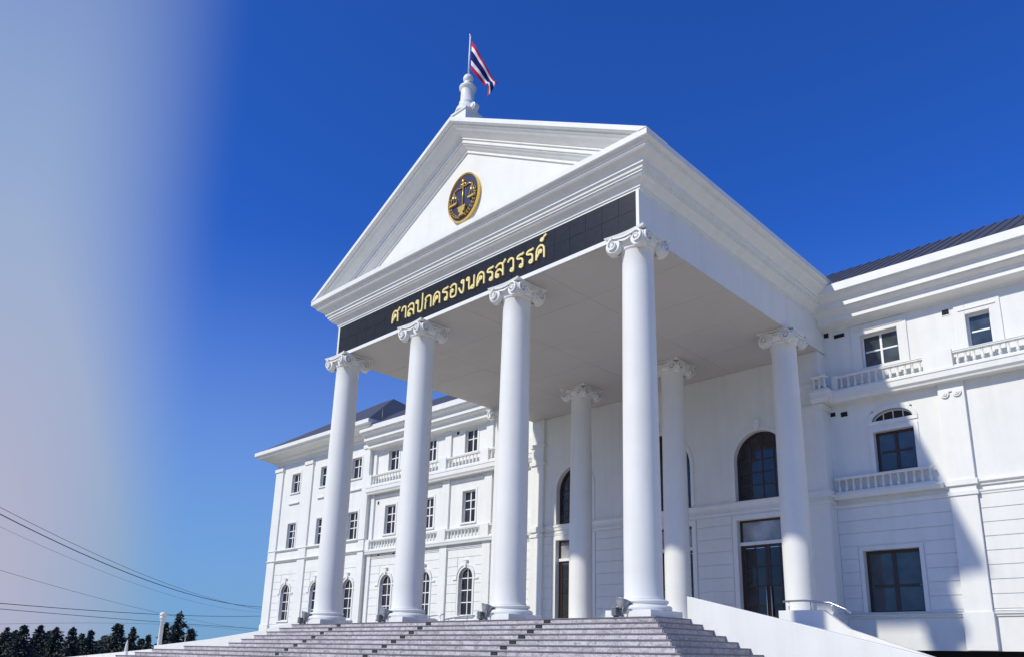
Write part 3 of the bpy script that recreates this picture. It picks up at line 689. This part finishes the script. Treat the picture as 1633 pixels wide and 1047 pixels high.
for x in (12.33, 15.7, 19.7):                              # giant pilasters
    pbox('pilaster', x-0.43, x+0.43, YW-0.16, YW+0.1, 0.2, 8.3)
    pbox('pilaster_base', x-0.47, x+0.47, YW-0.22, YW+0.1, -1.05, 0.199)
    g = MB()
    for dx in (-0.2, 0.2):
        for r0, d in ((0.15, 0.0), (0.09, 0.03), (0.035, 0.05)):
            g.prism_y(arch_pts(x+dx, 7.86, r0, r0, 16, 0, 2*PI*15/16), YW-0.16-0.06-d, YW-0.15)
    g.box(x-0.2, x+0.2, YW-0.215, YW-0.15, 7.92, 8.0); fixn(g.obj('volute_ornament', TRIM, B))
    for z, h, pr in ((4.15, 0.16, 0.05), (4.50, 0.2, 0.08)): pbox('pilaster_band', x-0.43-pr, x+0.43+pr, YW-0.16-pr, YW+0.05, z, z+h)
band(RB, 34, YW, 4.16, 0.14, 0.07); band(RB, 34, YW, 4.46, 0.16, 0.16)
band(RB, 34, YW, 0.06, 0.12, 0.11); band(RB, 34, YW, 0.20, 0.06, 0.06)
# balconies
g = MB(); g.sweep([(7.5, 11.48), (8.2, 11.48), (8.2, 11.93), (34, 11.93)], [(-0.7, 8.28), (-0.04, 8.28), (-0.02, 8.34), (0.06, 8.42), (0.07, 8.62), (0.10, 8.64), (0.10, 8.72), (-0.7, 8.72)])
fixn(g.obj('balcony_slab', TRIM, B))
balustrade(7.55, 8.2, 11.42, 8.721, 9.34, pitch=0.24)
balustrade(8.42, 11.6, 11.95, 8.721, 9.34); balustrade(12.6, 15.3, 11.95, 8.721, 9.34); balustrade(16.1, 19.3, 11.95, 8.721, 9.34); balustrade(20.1, 24, 11.95, 8.721, 9.34)
pbox('balcony_pier', 8.2, 8.42, 11.94, 12.2, 8.721, 9.37)
for a, b in ((11.6, 12.6), (15.3, 16.1), (19.3, 20.1)): pbox('balcony_pier', a, b, 11.90, 12.2, 8.721, 9.40)
g = MB(); g.sweep([(RB, 12.12), (11.75, 12.12)], [(-0.3, 4.47), (0.02, 4.47), (0.04, 4.55), (0.08, 4.62), (0.08, 4.68), (-0.3, 4.68)]); fixn(g.obj('balcony_slab', TRIM, B))
balustrade(7.95, 11.5, 12.08, 4.681, 5.32)
vent(7.98, 7.95, YW); vent(8.42, 7.88, YW, 0.26, 0.19); vent(8.5, 11.15, YW-0.02, 0.42, 0.16); vent(12.45, 11.0, YW, 0.24, 0.2); vent(7.98, 11.3, YW-0.02, 0.2, 0.2)
# recessed basement under the wing, its shade put into a near-black colour
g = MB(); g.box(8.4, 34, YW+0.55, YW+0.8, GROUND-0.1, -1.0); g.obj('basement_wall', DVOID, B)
# roof of the right wing with standing seams
def roof(x0, x1, ye, zb, run, rise, hipl=0.0, hipr=0.0, seams=True):
    z1 = zb+rise
    g = MB(); v = [(x0, ye, zb), (x1, ye, zb), (x1-hipr, ye+run, z1), (x0+hipl, ye+run, z1), (x1, ye+2*run, zb), (x0, ye+2*run, zb)]
    g.add(v, [(0,1,2,3), (1,4,2), (4,5,3,2), (5,0,3), (0,5,4,1)]); ro = fixn(g.obj('roof', SLATE, B))
    if seams:
        n = int((x1-x0)/0.42); L = math.hypot(run, rise); nrm = Vector((0, -rise/L, run/L))
        for i in range(n):
            x = x0+0.2+i*0.42; t = 1.0
            if hipl and x-x0 < hipl: t = (x-x0)/hipl
            if hipr and x1-x < hipr: t = min(t, (x1-x)/hipr)
            if t < 0.05: continue
            a = Vector((x, ye+0.01, zb)); b = Vector((x, ye+run*t, zb+rise*t)); q = nrm*0.035
            s = MB(); s.add([a+Vector((-0.03,0,0)), a+Vector((0.03,0,0)), b+Vector((0.03,0,0)), b+Vector((-0.03,0,0)), a+Vector((-0.018,0,0))+q, a+Vector((0.018,0,0))+q, b+Vector((0.018,0,0))+q, b+Vector((-0.018,0,0))+q],
                  [(0,3,2,1),(4,5,6,7),(0,1,5,4),(1,2,6,5),(2,3,7,6),(3,0,4,7)]); s.obj('roof_seam', SLATE, ro)
    return ro
roof(6.0, 34, 11.06, 12.802, 5.2, 3.10)

# --- left wing
lb = [(-20.85, -22.6, -19.3), (-17.1, -18.7, -15.68), (-13.4, -15.05, -12.06), (-9.75, -11.4, -8.35)]
lh = []
for xc, a, b in lb:
    lh += [(xc-0.53, xc+0.53, 9.90, 11.30, None), (xc-0.55, xc+0.55, 5.77, 7.62, None), (xc-0.57, xc+0.57, 0.56, 3.20, 3.20-0.57)]
WL = wall('wing_wall', -23.0, -7.82, YW, -1.06, 11.75, lh)
for xc, a, b in lb:
    rect_window(xc-0.53, xc+0.53, 9.90, 11.30, YW, 2, 2, WFRAME, GLASS, bars=0.06, fw=0.06, rowsplit=[0, 0.60, 1])
    rect_window(xc-0.55, xc+0.55, 5.77, 7.62, YW, 2, 3, WFRAME, GLASS, bars=0.06, fw=0.06, rowsplit=[0, 0.42, 0.71, 1])
    arch_window(xc, 0.56, 2.63, 0.57, 0.57, YW, 2, 3, WFRAME, GLASS, fw=0.06, bars=0.055)
    balustrade(a, b, 11.95, 9.0, 9.70, pitch=0.29); balustrade(a+0.04, b-0.04, 12.1, 4.80, 5.46, pitch=0.29)
    pbox('panel_head', a+0.1, b-0.1, YW-0.10, YW+0.02, 8.2, 8.32, TRIM)
zsl = [0.30, 0.80, 1.30, 1.80, 2.30, 2.80, 3.30, 3.80, 4.25]
ah = [(xc-0.74, xc+0.74, 0.4, 3.45, None) for xc, _, _ in lb]
courses(WL, -22.55, -19.35, YW, zsl, ah); courses(WL, -18.65, -15.7, YW, zsl, ah); courses(WL, -15.0, -12.1, YW, zsl, ah); courses(WL, -11.35, -8.4, YW, zsl, ah)
for x in (-22.85, -19.0, -15.36, -11.73, -8.1):
    pbox('pier', x-0.31, x+0.31, YW-0.13, YW+0.05, -0.6, 8.45, WHITE)
    pbox('balcony_pier', x-0.33, x+0.33, 11.90, YW+0.02, 9.0, 9.74); pbox('balcony_pier', x-0.35, x+0.35, 12.06, YW+0.02, 4.80, 5.5)
    pbox('pier', x-0.28, x+0.28, YW-0.13, YW+0.05, 9.741, 11.68, WHITE)
g = MB(); g.sweep([(-22.99, 11.93), (-7.9, 11.93)], [(-0.6, 8.46), (-0.04, 8.46), (-0.02, 8.52), (0.06, 8.62), (0.07, 8.84), (0.10, 8.86), (0.10, 8.98), (-0.6, 8.98)]); fixn(g.obj('balcony_slab', TRIM, B))
g = MB(); g.sweep([(-22.99, 12.12), (-7.9, 12.12)], [(-0.4, 4.56), (0.02, 4.56), (0.05, 4.66), (0.09, 4.72), (0.09, 4.79), (-0.4, 4.79)]); fixn(g.obj('balcony_slab', TRIM, B))
band(-22.99, -7.9, YW, 4.28, 0.12, 0.10); band(-22.99, -7.9, YW, 0.12, 0.16, 0.09)
vent(-14.6, 11.25, YW); vent(-22.2, 7.9, YW, 0.18, 0.2); vent(-21.8, 4.45, YW-0.02, 0.16, 0.16); vent(-20.2, 4.45, YW-0.02, 0.16, 0.16)
roof(-24.0, -6.0, 11.06, 12.802, 5.2, 3.10, seams=False)
# end pavilion
pc = (-32.35, -28.45, -24.55); ph_ = []
for xc in pc: ph_ += [(xc-0.56, xc+0.56, 9.80, 11.24, None), (xc-0.56, xc+0.56, 5.68, 7.52, None), (xc-0.58, xc+0.58, 0.54, 3.08, 2.50)]
WP = wall('pavilion_wall', -35.2, -23.0, YV, -1.06, 12.3, ph_)
g = MB(); g.box(-35.2, -34.85, YV+0.351, 26, -1.06, 12.3); g.box(-23.35, -23.0, YV+0.351, YW+0.5, -1.06, 12.3); g.obj('pavilion_side_wall', WHITE, B)
for xc in pc:
    rect_window(xc-0.56, xc+0.56, 9.80, 11.24, YV, 2, 2, WFRAME, GLASS, bars=0.06, fw=0.06, rowsplit=[0, 0.60, 1])
    rect_window(xc-0.56, xc+0.56, 5.68, 7.52, YV, 2, 3, WFRAME, GLASS, bars=0.06, fw=0.06, rowsplit=[0, 0.42, 0.71, 1])
    arch_window(xc, 0.54, 2.50, 0.58, 0.58, YV, 2, 3, WFRAME, GLASS, fw=0.06, bars=0.055)
    pbox('window_shelf', xc-0.72, xc+0.72, YV-0.13, YV+0.02, 8.95, 9.04)
for a, b in ((-35.25, -34.2), (-31.0, -30.0), (-27.0, -26.0), (-23.6, -22.95)):
    pbox('pilaster', a, b, YV-0.12, YV+0.05, -0.4, 11.9, WHITE); pbox('pilaster_band', a-0.06, b+0.06, YV-0.2, YV+0.05, 11.65, 11.9)
    pbox('pilaster_base', a-0.05, b+0.05, YV-0.18, YV+0.05, -1.06, 0.3)
band(-35.25, -22.9, YV-0.02, 5.50, 0.10, 0.16); band(-35.25, -22.9, YV-0.02, 4.72, 0.14, 0.20)
ap = [(xc-0.76, xc+0.76, 0.4, 3.33, None) for xc in pc]
for a, b in ((-34.15, -31.05), (-29.95, -27.05), (-25.95, -23.65)): courses(WP, a, b, YV, zsl, ap)
rp = roof(-36.5, -21.7, YV-1.3, 13.202, 6.6, 4.4, 6.6, 6.6, seams=False)
# lightning rods on the eaves
for x in (-33.0, -26.0, -21.2, -17.4):
    g = MB(); g.tube([(x, 11.5, 12.9), (x, 11.5, 13.9)], 0.018); g.obj('lightning_rod', GREYM, B)

# ------------------------------------------------------------------ lettering on the frieze
def circ(cx, cy, r, a0=0.0, n=14): return [(cx+r*math.cos(a0+2*PI*i/n), cy+r*math.sin(a0+2*PI*i/n)) for i in range(n+1)]
KH = [[(.05,0),(.05,.58),(.11,.84),(.30,1.0),(.50,.86),(.56,.6),(.56,0)], circ(.30,.54,.095), [(.235,.46),(.16,.32),(.05,.12)]]
LO = [[(.03,.74),(.10,.90),(.30,1.0),(.48,.92),(.55,.72),(.55,0)], circ(.14,.12,.10), [(.05,.16),(.04,.38),(.16,.54),(.32,.54),(.46,.40),(.55,.22)]]
RO = [[(.50,1.03),(.44,.93),(.26,.96),(.10,.90),(.05,.76),(.14,.68),(.36,.64),(.45,.5),(.45,.12)], circ(.35,.11,.10)]
GL = {
 'so_sala': (.74, KH + [[(.50,.86),(.60,.94),(.72,1.14)]]), 'sara_aa': (.50, [[(.02,.70),(.13,.74),(.07,.86),(.16,.97),(.30,1.0),(.41,.92),(.44,.74),(.44,0)]]),
 'lo_ling': (.60, LO), 'po_pla': (.66, [circ(.11,.89,.10), [(.21,.90),(.21,.12),(.28,0),(.50,0),(.58,.12),(.58,1.42)]]),
 'ko_kai': (.62, [[(.08,0),(.08,.56),(.15,.68),(.04,.77),(.13,.94),(.31,1.0),(.49,.94),(.56,.74),(.56,0)]]), 'kho_khwai': (.62, KH), 'ro_ruea': (.54, RO),
 'o_ang': (.58, [[(.04,.78),(.12,.94),(.28,1.0),(.45,.94),(.52,.74),(.52,.14),(.44,0),(.16,0),(.07,.12),(.07,.46)], circ(.17,.52,.095)]),
 'ngo_ngu': (.50, [circ(.31,.88,.10), [(.41,.88),(.41,.16),(.34,.02),(.24,.02),(.14,.22),(.02,.50)]]),
 'no_nu': (.68, [circ(.11,.89,.10), [(.21,.90),(.21,.02),(.34,.10),(.44,.22)], [(.60,1.0),(.60,.12)], circ(.50,.13,.105)]),
 'so_suea': (.74, LO + [[(.50,.86),(.60,.94),(.72,1.14)]]), 'wo_waen': (.50, [[(.03,.76),(.10,.93),(.24,1.0),(.38,.93),(.43,.74),(.43,.12)], circ(.33,.11,.10)]),
 'thanthakhat': (0, [circ(-.34,1.34,.085), [(-.27,1.38),(-.22,1.48),(-.06,1.62)]])}
SEQ = ['so_sala','sara_aa','lo_ling','po_pla','ko_kai','kho_khwai','ro_ruea','o_ang','ngo_ngu','no_nu','kho_khwai','ro_ruea','so_suea','wo_waen','ro_ruea','ro_ruea','kho_khwai','thanthakhat']
def chaikin(p, it=2):
    if p[0] == p[-1] or (abs(p[0][0]-p[-1][0])+abs(p[0][1]-p[-1][1]) < 1e-6): return p
    for _ in range(it):
        q = [p[0]]
        for a, b in zip(p[:-1], p[1:]):
            q += [(a[0]*.75+b[0]*.25, a[1]*.75+b[1]*.25), (a[0]*.25+b[0]*.75, a[1]*.25+b[1]*.75)]
        p = q + [p[-1]]
    return p
def stroke(mb, p, wd, x0, sx, sz, y0, y1):
    p = [(x0+a*sx, b*sz) for a, b in chaikin(p)]; n = len(p); vs = []; closed = abs(p[0][0]-p[-1][0])+abs(p[0][1]-p[-1][1]) < 1e-6
    for i in range(n):
        a, b = (p[i-1] if i else (p[-2] if closed else p[0])), (p[i+1] if i < n-1 else (p[1] if closed else p[-1]))
        dx, dz = b[0]-a[0], b[1]-a[1]; L = math.hypot(dx, dz) or 1; nx, nz = -dz/L*wd/2, dx/L*wd/2
        for q, yy in ((1, y0), (1, y1), (-1, y1), (-1, y0)): vs.append((p[i][0]+q*nx, yy, p[i][1]+q*nz))
    fs = [(4*i+c, 4*i+(c+1) % 4, 4*i+4+(c+1) % 4, 4*i+4+c) for i in range(n-1) for c in range(4)]
    if not closed: fs += [(0, 1, 2, 3), (4*n-1, 4*n-2, 4*n-3, 4*n-4)]
    mb.add(vs, fs)
LT = empty('gold_lettering', (0.08, YF-0.03, 10.97))
tag(LT, 'row of raised gold Thai letters on the black granite frieze', 'lettering')
LH = 0.50; tot = sum(GL[k][0] for k in SEQ) + 0.12*16; SXL = 8.15/tot; xx = -4.08
for k in SEQ:
    wd_, st = GL[k]; mb = MB()
    for i_, p_ in enumerate(st): stroke(mb, p_, 0.066, xx, SXL, LH, -0.058-0.001*i_, -0.006)
    fixn(mb.obj('letter', GOLDP, LT)); xx += (wd_+0.12)*SXL if wd_ else 0
    if k == 'kho_khwai' : last = xx

# ------------------------------------------------------------------ emblem on the pediment
EM = empty('court_emblem', (0.0, YF, 14.86)); tag(EM, 'oval navy and gold emblem with balance scales on the pediment', 'emblem')
RX, RZ = 0.84, 1.0
def ell(r, n=48): return [(RX*r*math.cos(2*PI*i/n), RZ*r*math.sin(2*PI*i/n)) for i in range(n)]
fixn(MB().prism_y(ell(0.93), -0.10, 0.0).obj('disc', NAVY, EM))
g = MB(); n = 48
for r0, r1, y0 in ((1.0, 0.968, -0.145), (0.968, 0.94, -0.12)):
    A, Bq = ell(r0), ell(r1)
    for i in range(n): g.prism_y([A[i], A[(i+1) % n], Bq[(i+1) % n], Bq[i]], y0, -0.001)
fixn(g.obj('rim', GOLD, EM))
g = MB(); y = -0.145
g.tube([(0, y, -0.42), (0, y, 0.62)], 0.022); g.ico((0, y, 0.66), 0.06, sz=1.6); g.ico((0, y, 0.52), 0.05); g.obj('staff', GOLD, EM)
g = MB(); g.tube([(-0.5, y, 0.40), (-0.3, y, 0.47), (-0.12, y, 0.43), (0, y, 0.47), (0.12, y, 0.43), (0.3, y, 0.47), (0.5, y, 0.40)], 0.02)
for s in (-1, 1): g.tube([(0, y, 0.5), (s*0.1, y, 0.56), (s*0.17, y, 0.5)], 0.03)
g.obj('beam', GOLD, EM)
for s in (-1, 1):
    g = MB(); cx = s*0.5
    for dx in (-0.19, 0, 0.19): g.tube([(cx, y, 0.40), (cx+dx, y, -0.12)], 0.014, 6)
    g.prism_y([(cx-0.22, -0.11), (cx-0.16, -0.19), (cx+0.16, -0.19), (cx+0.22, -0.11)], y-0.04, y+0.04); fixn(g.obj('scale_pan', GOLD, EM))
g = MB(); g.prism_y([(-0.19, -0.40), (0.19, -0.40), (0.16, -0.58), (0.08, -0.63), (0.08, -0.68), (0.16, -0.76), (-0.16, -0.76), (-0.08, -0.68), (-0.08, -0.63), (-0.16, -0.58)], y-0.05, y+0.045)
g.box(-0.21, 0.21, y-0.055, y+0.045, -0.44, -0.385); fixn(g.obj('pedestal', GOLD, EM))
for s in (-1, 1):
    g = MB()
    for i in range(9):
        a = math.radians(-78+i*10.5); c = (s*RX*0.80*math.cos(a), RZ*0.80*math.sin(a))
        t = Vector((-math.sin(a)*s*RX, math.cos(a)*RZ)).normalized(); nn = Vector((t.y, -t.x))
        for q in (-1, 1):
            p = Vector(c); d = (t*0.8+nn*q*0.55).normalized(); e = Vector((d.y, -d.x))
            g.prism_y([tuple(p), tuple(p+d*0.045+e*0.02), tuple(p+d*0.10), tuple(p+d*0.045-e*0.02)], y-0.02+0.02*q, y+0.045)
    fixn(g.obj('laurel_branch', GOLD, EM))['kind'] = 'stuff'

# ------------------------------------------------------------------ flag and pole
FP = empty('flagpole', (0, -0.5, 20.2)); tag(FP, 'slim white flagpole rising from the pediment finial', 'flagpole')
MB().tube([(0, 0, 0), (0, 0, 1.84)], [0.036, 0.028], 12).obj('pole', WFRAME, FP)
MB().ico((0, 0, 1.88), 0.05).obj('pole_knob', STEEL, FP)
def flag():
    top = [(752.5, 66), (759, 77), (766, 90), (774, 103), (783, 117), (790, 128), (794, 136)]
    bot = [(751, 112), (757, 118), (765, 125), (773, 132), (778, 138), (779, 146), (777, 158)]
    d = Vector((0.82, 0.57, 0)); nrm = Vector((0.57, -0.82, 0)); P0 = Vector((0.035, -0.5, 0))
    def onp(u, v):
        r = ray(u, v); t = (P0-CAM).dot(nrm)/r.dot(nrm); return CAM+r*t
    rows = [0, 1/6, 2/6, 4/6, 5/6, 1]; vs = []; NU = 24; sub = 12
    for i in range(NU+1):
        t = i/NU*6; k = min(5, int(t)); f = t-k
        a = onp(top[k][0]+(top[k+1][0]-top[k][0])*f, top[k][1]+(top[k+1][1]-top[k][1])*f)
        b = onp(bot[k][0]+(bot[k+1][0]-bot[k][0])*f, bot[k][1]+(bot[k+1][1]-bot[k][1])*f)
        for j in range(sub+1):
            q = j/sub; w_ = 0.16*math.sin(i/NU*7.0+q*2.2)*min(1, i/6) + 0.07*math.sin(i/NU*15+q*4)*min(1, i/6)
            vs.append(a+(b-a)*q + nrm*w_)
    mb = MB(); st = [0, 0, 1, 1, 2, 2, 2, 2, 1, 1, 0, 0]
    for i in range(NU):
        for j in range(sub):
            q = i*(sub+1)+j; mb.f.append((q, q+1, q+sub+2, q+sub+1)); mb.mi.append(st[j]); mb.sm.append(True)
    mb.v = [tuple(v) for v in vs]
    o = mb.obj('flag', [RED, FWHITE, FBLUE]); s = o.modifiers.new('solid', 'SOLIDIFY'); s.thickness = 0.006
    tag(o, 'red, white and blue striped flag drooping from the pole on the pediment', 'flag')
flag()

# ------------------------------------------------------------------ floodlights at the column bases
def floodlight(x, label):
    e = empty('floodlight', (x, -0.86, FLOOR)); tag(e, label, 'floodlight', 'floodlights at the front column bases')
    y = 0
    g = MB()                     # round bowl reflector opening upward, tilted back
    R_ = Matrix.Rotation(math.radians(-16), 4, 'X') @ Matrix.Rotation(math.radians(9), 4, 'Y')
    pr = [(0.07, 0.20), (0.10, 0.24), (0.13, 0.30), (0.165, 0.37), (0.19, 0.44), (0.20, 0.445), (0.20, 0.46), (0.185, 0.46)]
    h = MB().lathe(pr, 24); h.v = [tuple(R_ @ Vector(v)) for v in h.v]; h.obj('reflector_bowl', LIGHTM, e)
    h = MB().lathe([(0.182, 0.461), (0.12, 0.474), (0.02, 0.478)], 24); h.v = [tuple(R_ @ Vector(v)) for v in h.v]; h.obj('lens', LENS, e)
    h = MB()
    for k in range(5): h.box(-0.16, 0.0, -0.11, 0.09, 0.05+k*0.042, 0.05+k*0.042+0.024)
    h.box(-0.14, -0.02, -0.09, 0.07, 0.03, 0.25); h.obj('ballast_housing', GREYM, e)
    h = MB(); h.tube([(-0.15, 0.0, 0.01), (-0.15, 0, 0.1), (-0.19, -0.02, 0.28)], 0.014); h.tube([(0.12, 0.0, 0.01), (0.12, 0, 0.1), (0.17, -0.02, 0.28)], 0.014); h.tube([(-0.16, 0, 0.012), (0.14, 0, 0.012)], 0.016); h.obj('bracket', GREYM, e)
    h = MB(); h.tube([(0.12, 0.06, 0.14), (0.2, 0.09, 0.2), (0.32, 0.12, 0.19)], 0.012, 6); h.obj('cable', GREYM, e)
for x, lab in zip((-7.82, -2.75, 2.28, 7.32), ('grey floodlight at the foot of the leftmost front column', 'grey floodlight at the foot of the second front column from the left', 'grey floodlight at the foot of the third front column from the left', 'grey floodlight at the foot of the rightmost, nearest front column')):
    floodlight(x, lab)

# ------------------------------------------------------------------ far left: lamp post, little white post, trees, cables
def lamp_post():
    b = atY(253.5, 1029, 6.0); t = atY(257.5, 975, 6.0); H = t.z-GROUND
    e = empty('lamp_post', (b.x, 6.0, GROUND)); tag(e, 'white round lamp post standing behind the low garden wall', 'lamp post')
    MB().lathe([(0.30, 0), (0.30, 0.25), (0.20, 0.32), (0.16, 0.4), (0.125, H-0.62), (0.15, H-0.6), (0.15, H-0.55)], 20).obj('post', WHITE, e)
    MB().lathe([(0.12, H-0.549), (0.19, H-0.45), (0.21, H-0.35), (0.17, H-0.28)], 20).obj('collar', TRIM, e)
    MB().lathe([(0.19, H-0.279), (0.24, H-0.22), (0.22, H-0.10), (0.12, H-0.02), (0.03, H)], 20).obj('lamp_head', TRIM, e)
lamp_post()
p = atY(201, 1036, 2.5)
g = MB(); g.lathe([(0.22, 0), (0.2, 0.15), (0.15, 0.3), (0.11, p.z-GROUND-0.1), (0.07, p.z-GROUND+0.35), (0.02, p.z-GROUND+0.62)], 14); o = g.obj('bollard', WHITE, None, (p.x, 2.5, GROUND))
tag(o, 'small tapered white post poking above the far left garden wall', 'post')
p = atY(295, 1022, 4.0)
g = MB(); g.tube([(0, 0, 0), (0, 0, p.z-GROUND+0.3)], 0.035); g.ico((0, 0, p.z-GROUND+0.33), 0.07); o = g.obj('garden_stake', POLEM, None, (p.x, 4.0, GROUND)); tag(o, 'thin pale stake above the ramp wall, between lamp post and pavilion', 'stake')

NEEDLE = mat('conifer_needles', (0.12, 0.13, 0.105), 0.85, 0.1, nscale=1.1, col2=(0.06, 0.07, 0.062))  # lighter, greyer needles: distance haze put into the colour
def conifer(u, vtop, dist, width_px, label, bushy=0.0, seed=0):
    rnd = random.Random(seed)
    d = ray(u, vtop); d2 = d*(dist/math.hypot(d.x, d.y)); top = CAM+d2
    gz = -10.05; H = top.z-gz; R = 1.35*width_px*dist/FPX/2
    e = empty('conifer_tree', (top.x, top.y, gz)); tag(e, label, 'tree', 'dark conifers beyond the garden wall')
    g = MB(); g.tube([(0, 0, 0), (0.05, 0, H*0.5), (0, 0, H*0.97)], [0.22+H*0.008, 0.14, 0.03], 8); 
    lv = int(14+H*1.1); br = []; ph1, ph2 = rnd.uniform(0, 6.3), rnd.uniform(0, 6.3)
    for i in range(lv):
        t = (i+rnd.random()*0.7)/lv; z = H*(0.12+0.86*t)
        rr = R*((1-t)**(0.85-0.32*bushy))*rnd.uniform(0.6, 1.12)+0.15
        nb = 13
        for k in range(nb):
            a = rnd.random()*2*PI; l = rr*rnd.uniform(0.5, 1.0)*(1+0.16*math.sin(2*a+ph1+t*7)+0.14*math.sin(3*a+ph2-t*12)); br.append((z, a, l))
    for z, a, l in br[::4]:
        g.tube([(0, 0, z), (l*0.8*math.cos(a), l*0.8*math.sin(a), z-l*0.12)], [0.04, 0.012], 4)
    g.obj('trunk', BARK, e)
    vs = []; fs = []
    for z, a, l in br:
        m_ = max(6, int(l*9))
        for q in range(m_):
            f = (q+rnd.random())/m_; r_ = l*f; zz = z - l*0.22*f*f + rnd.gauss(0, 0.12)+0.1; aa = a+rnd.gauss(0, 0.16)/(0.4+f)
            c = Vector((r_*math.cos(aa), r_*math.sin(aa), zz)); s = rnd.uniform(0.16, 0.34)*(1.15-0.4*f)
            d1 = Vector((math.cos(aa)+rnd.gauss(0, .5), math.sin(aa)+rnd.gauss(0, .5), rnd.gauss(-0.1, .45))).normalized(); d2_ = d1.cross(Vector((rnd.gauss(0, 1), rnd.gauss(0, 1), rnd.gauss(0, 1)))).normalized()
            b0 = len(vs); vs += [c-d1*s-d2_*s*0.5, c+d2_*s*0.55, c+d1*s*1.5, c-d2_*s*0.55]; fs.append((b0, b0+1, b0+2, b0+3))
    mb = MB(); mb.add(vs, fs); mb.obj('crown', NEEDLE, e)
TREES = [(12, 1000, 150, 69, 'dark conifer at the far left edge of the tree line', 0.5), (40, 994, 142, 66, 'dark conifer second from the left edge of the picture', 0.3), (66, 996, 158, 60, 'bushy dark conifer third from the left edge of the picture', 0.6),
         (92, 999, 150, 63, 'dark conifer fourth from the left edge of the picture', 0.5), (118, 998, 140, 51, 'slender dark conifer fifth from the left edge of the picture', 0.2), (146, 1003, 138, 54, 'pointed dark conifer just left of the widest tree', 0.15),
         (190, 991, 135, 81, 'widest dark conifer, above the small white post', 0.55), (214, 998, 140, 48, 'slim pointed conifer right of the widest tree', 0.1), (238, 1010, 150, 36, 'smallest dark conifer just left of the white lamp post', 0.2),
         (266, 992, 132, 51, 'dark conifer just right of the white lamp post', 0.4), (288, 975, 130, 75, 'tallest dark conifer, right of the white lamp post', 0.35), (306, 1000, 140, 45, 'low dark conifer at the right end of the tree line', 0.5)]
TREES += [(26, 1003, 175, 70, 'broad hazy conifer standing behind the leftmost two trees', 0.8), (80, 1005, 178, 70, 'broad hazy conifer standing behind the third and fourth trees', 0.8), (132, 1009, 172, 64, 'low broad conifer filling the gap left of the pointed conifer', 0.8),
          (168, 1012, 170, 60, 'low broad conifer filling the gap between the pointed conifer and the widest tree', 0.8), (226, 1016, 172, 44, 'lowest broad conifer behind the smallest tree, left of the lamp post', 0.8), (276, 1004, 165, 62, 'broad conifer behind the tallest tree, right of the lamp post', 0.8)]
for k, (u, vt, dist, wp, lab, bu) in enumerate(TREES): conifer(u, vt, dist, wp, lab, bu, 100+k)

# cables strung between two poles, one out of frame at the left, one behind the pavilion
def flat(u, dist):
    d = ray(u, 1000); q = math.hypot(d.x, d.y); return Vector((CAM.x+d.x*dist/q, CAM.y+d.y*dist/q, 0))
PA, PB = flat(-90, 52), flat(470, 120)
dl = (PB-PA).normalized(); pn = Vector((dl.y, -dl.x, 0))
def onplane(u, v):
    r = ray(u, v); t = (PA-CAM).dot(pn)/r.dot(pn); return CAM+r*t
def cable(px, rad, label):
    # smooth the traced points into a hanging curve (quadratic fit along the span)
    pts = [onplane(u, v) for u, v in px]; ss = [(Vector((q.x, q.y, 0))-PA).length for q in pts]; zs = [q.z for q in pts]
    n = len(pts); S = [[sum(s**(i+j) for s in ss) for j in range(3)] for i in range(3)]; Tv = [sum(z*s**i for s, z in zip(ss, zs)) for i in range(3)]
    A = Matrix(S); c = A.inverted() @ Vector(Tv); L = (PB-PA).length
    P = [(PA.x+dl.x*s, PA.y+dl.y*s, c[0]+c[1]*s+c[2]*s*s) for s in [L*i/30 for i in range(31)]]
    o = MB().tube(P, rad, 6).obj('power_cable', WIRE); return tag(o, label, 'cable', 'overhead cables left of the courthouse')
cable([(0, 820), (60, 848), (120, 875), (180, 903), (240, 928), (300, 946), (360, 959), (412, 967)], 0.028, 'thickest black cable sweeping from the left edge down to the pavilion')
cable([(0, 808), (60, 837), (120, 868), (185, 898), (300, 941), (412, 970)], 0.014, 'thin cable just above the thickest black cable')
cable([(0, 838), (70, 870), (140, 903), (300, 955), (412, 975)], 0.008, 'faint thin cable just below the thickest black cable')
cable([(0, 908), (75, 930), (150, 951), (280, 982), (412, 1003)], 0.010, 'faint thin cable midway between the upper and lower cables')
cable([(0, 957), (60, 966), (130, 976), (200, 978.5), (252, 977), (300, 978), (412, 982)], 0.024, 'dark cable passing level with the lamp post head')
cable([(0, 963), (60, 976), (110, 986), (200, 991), (255, 989), (290, 989), (412, 1002)], 0.020, 'dark cable just under the lamp post head, above the trees')
cable([(0, 990), (90, 996), (200, 996), (300, 993), (412, 1008)], 0.010, 'lowest thin cable, skimming the tree tops')
for P, lab, zt in ((PA, 'grey concrete utility pole left of the courthouse grounds', 8.2), (PB, 'grey concrete utility pole behind the courthouse pavilion', 6.5)):
    e = empty('utility_pole', (P.x, P.y, GROUND-7)); tag(e, lab, 'utility pole')
    g = MB(); g.lathe([(0.2, 0), (0.13, zt-GROUND+7)], 12); g.obj('pole', POLEM, e)
    g = MB(); g.box(-0.9, 0.9, -0.06, 0.06, zt-GROUND+6.2, zt-GROUND+6.32); o = g.obj('crossarm', POLEM, e); o.rotation_euler.z = math.atan2(pn.y, pn.x)
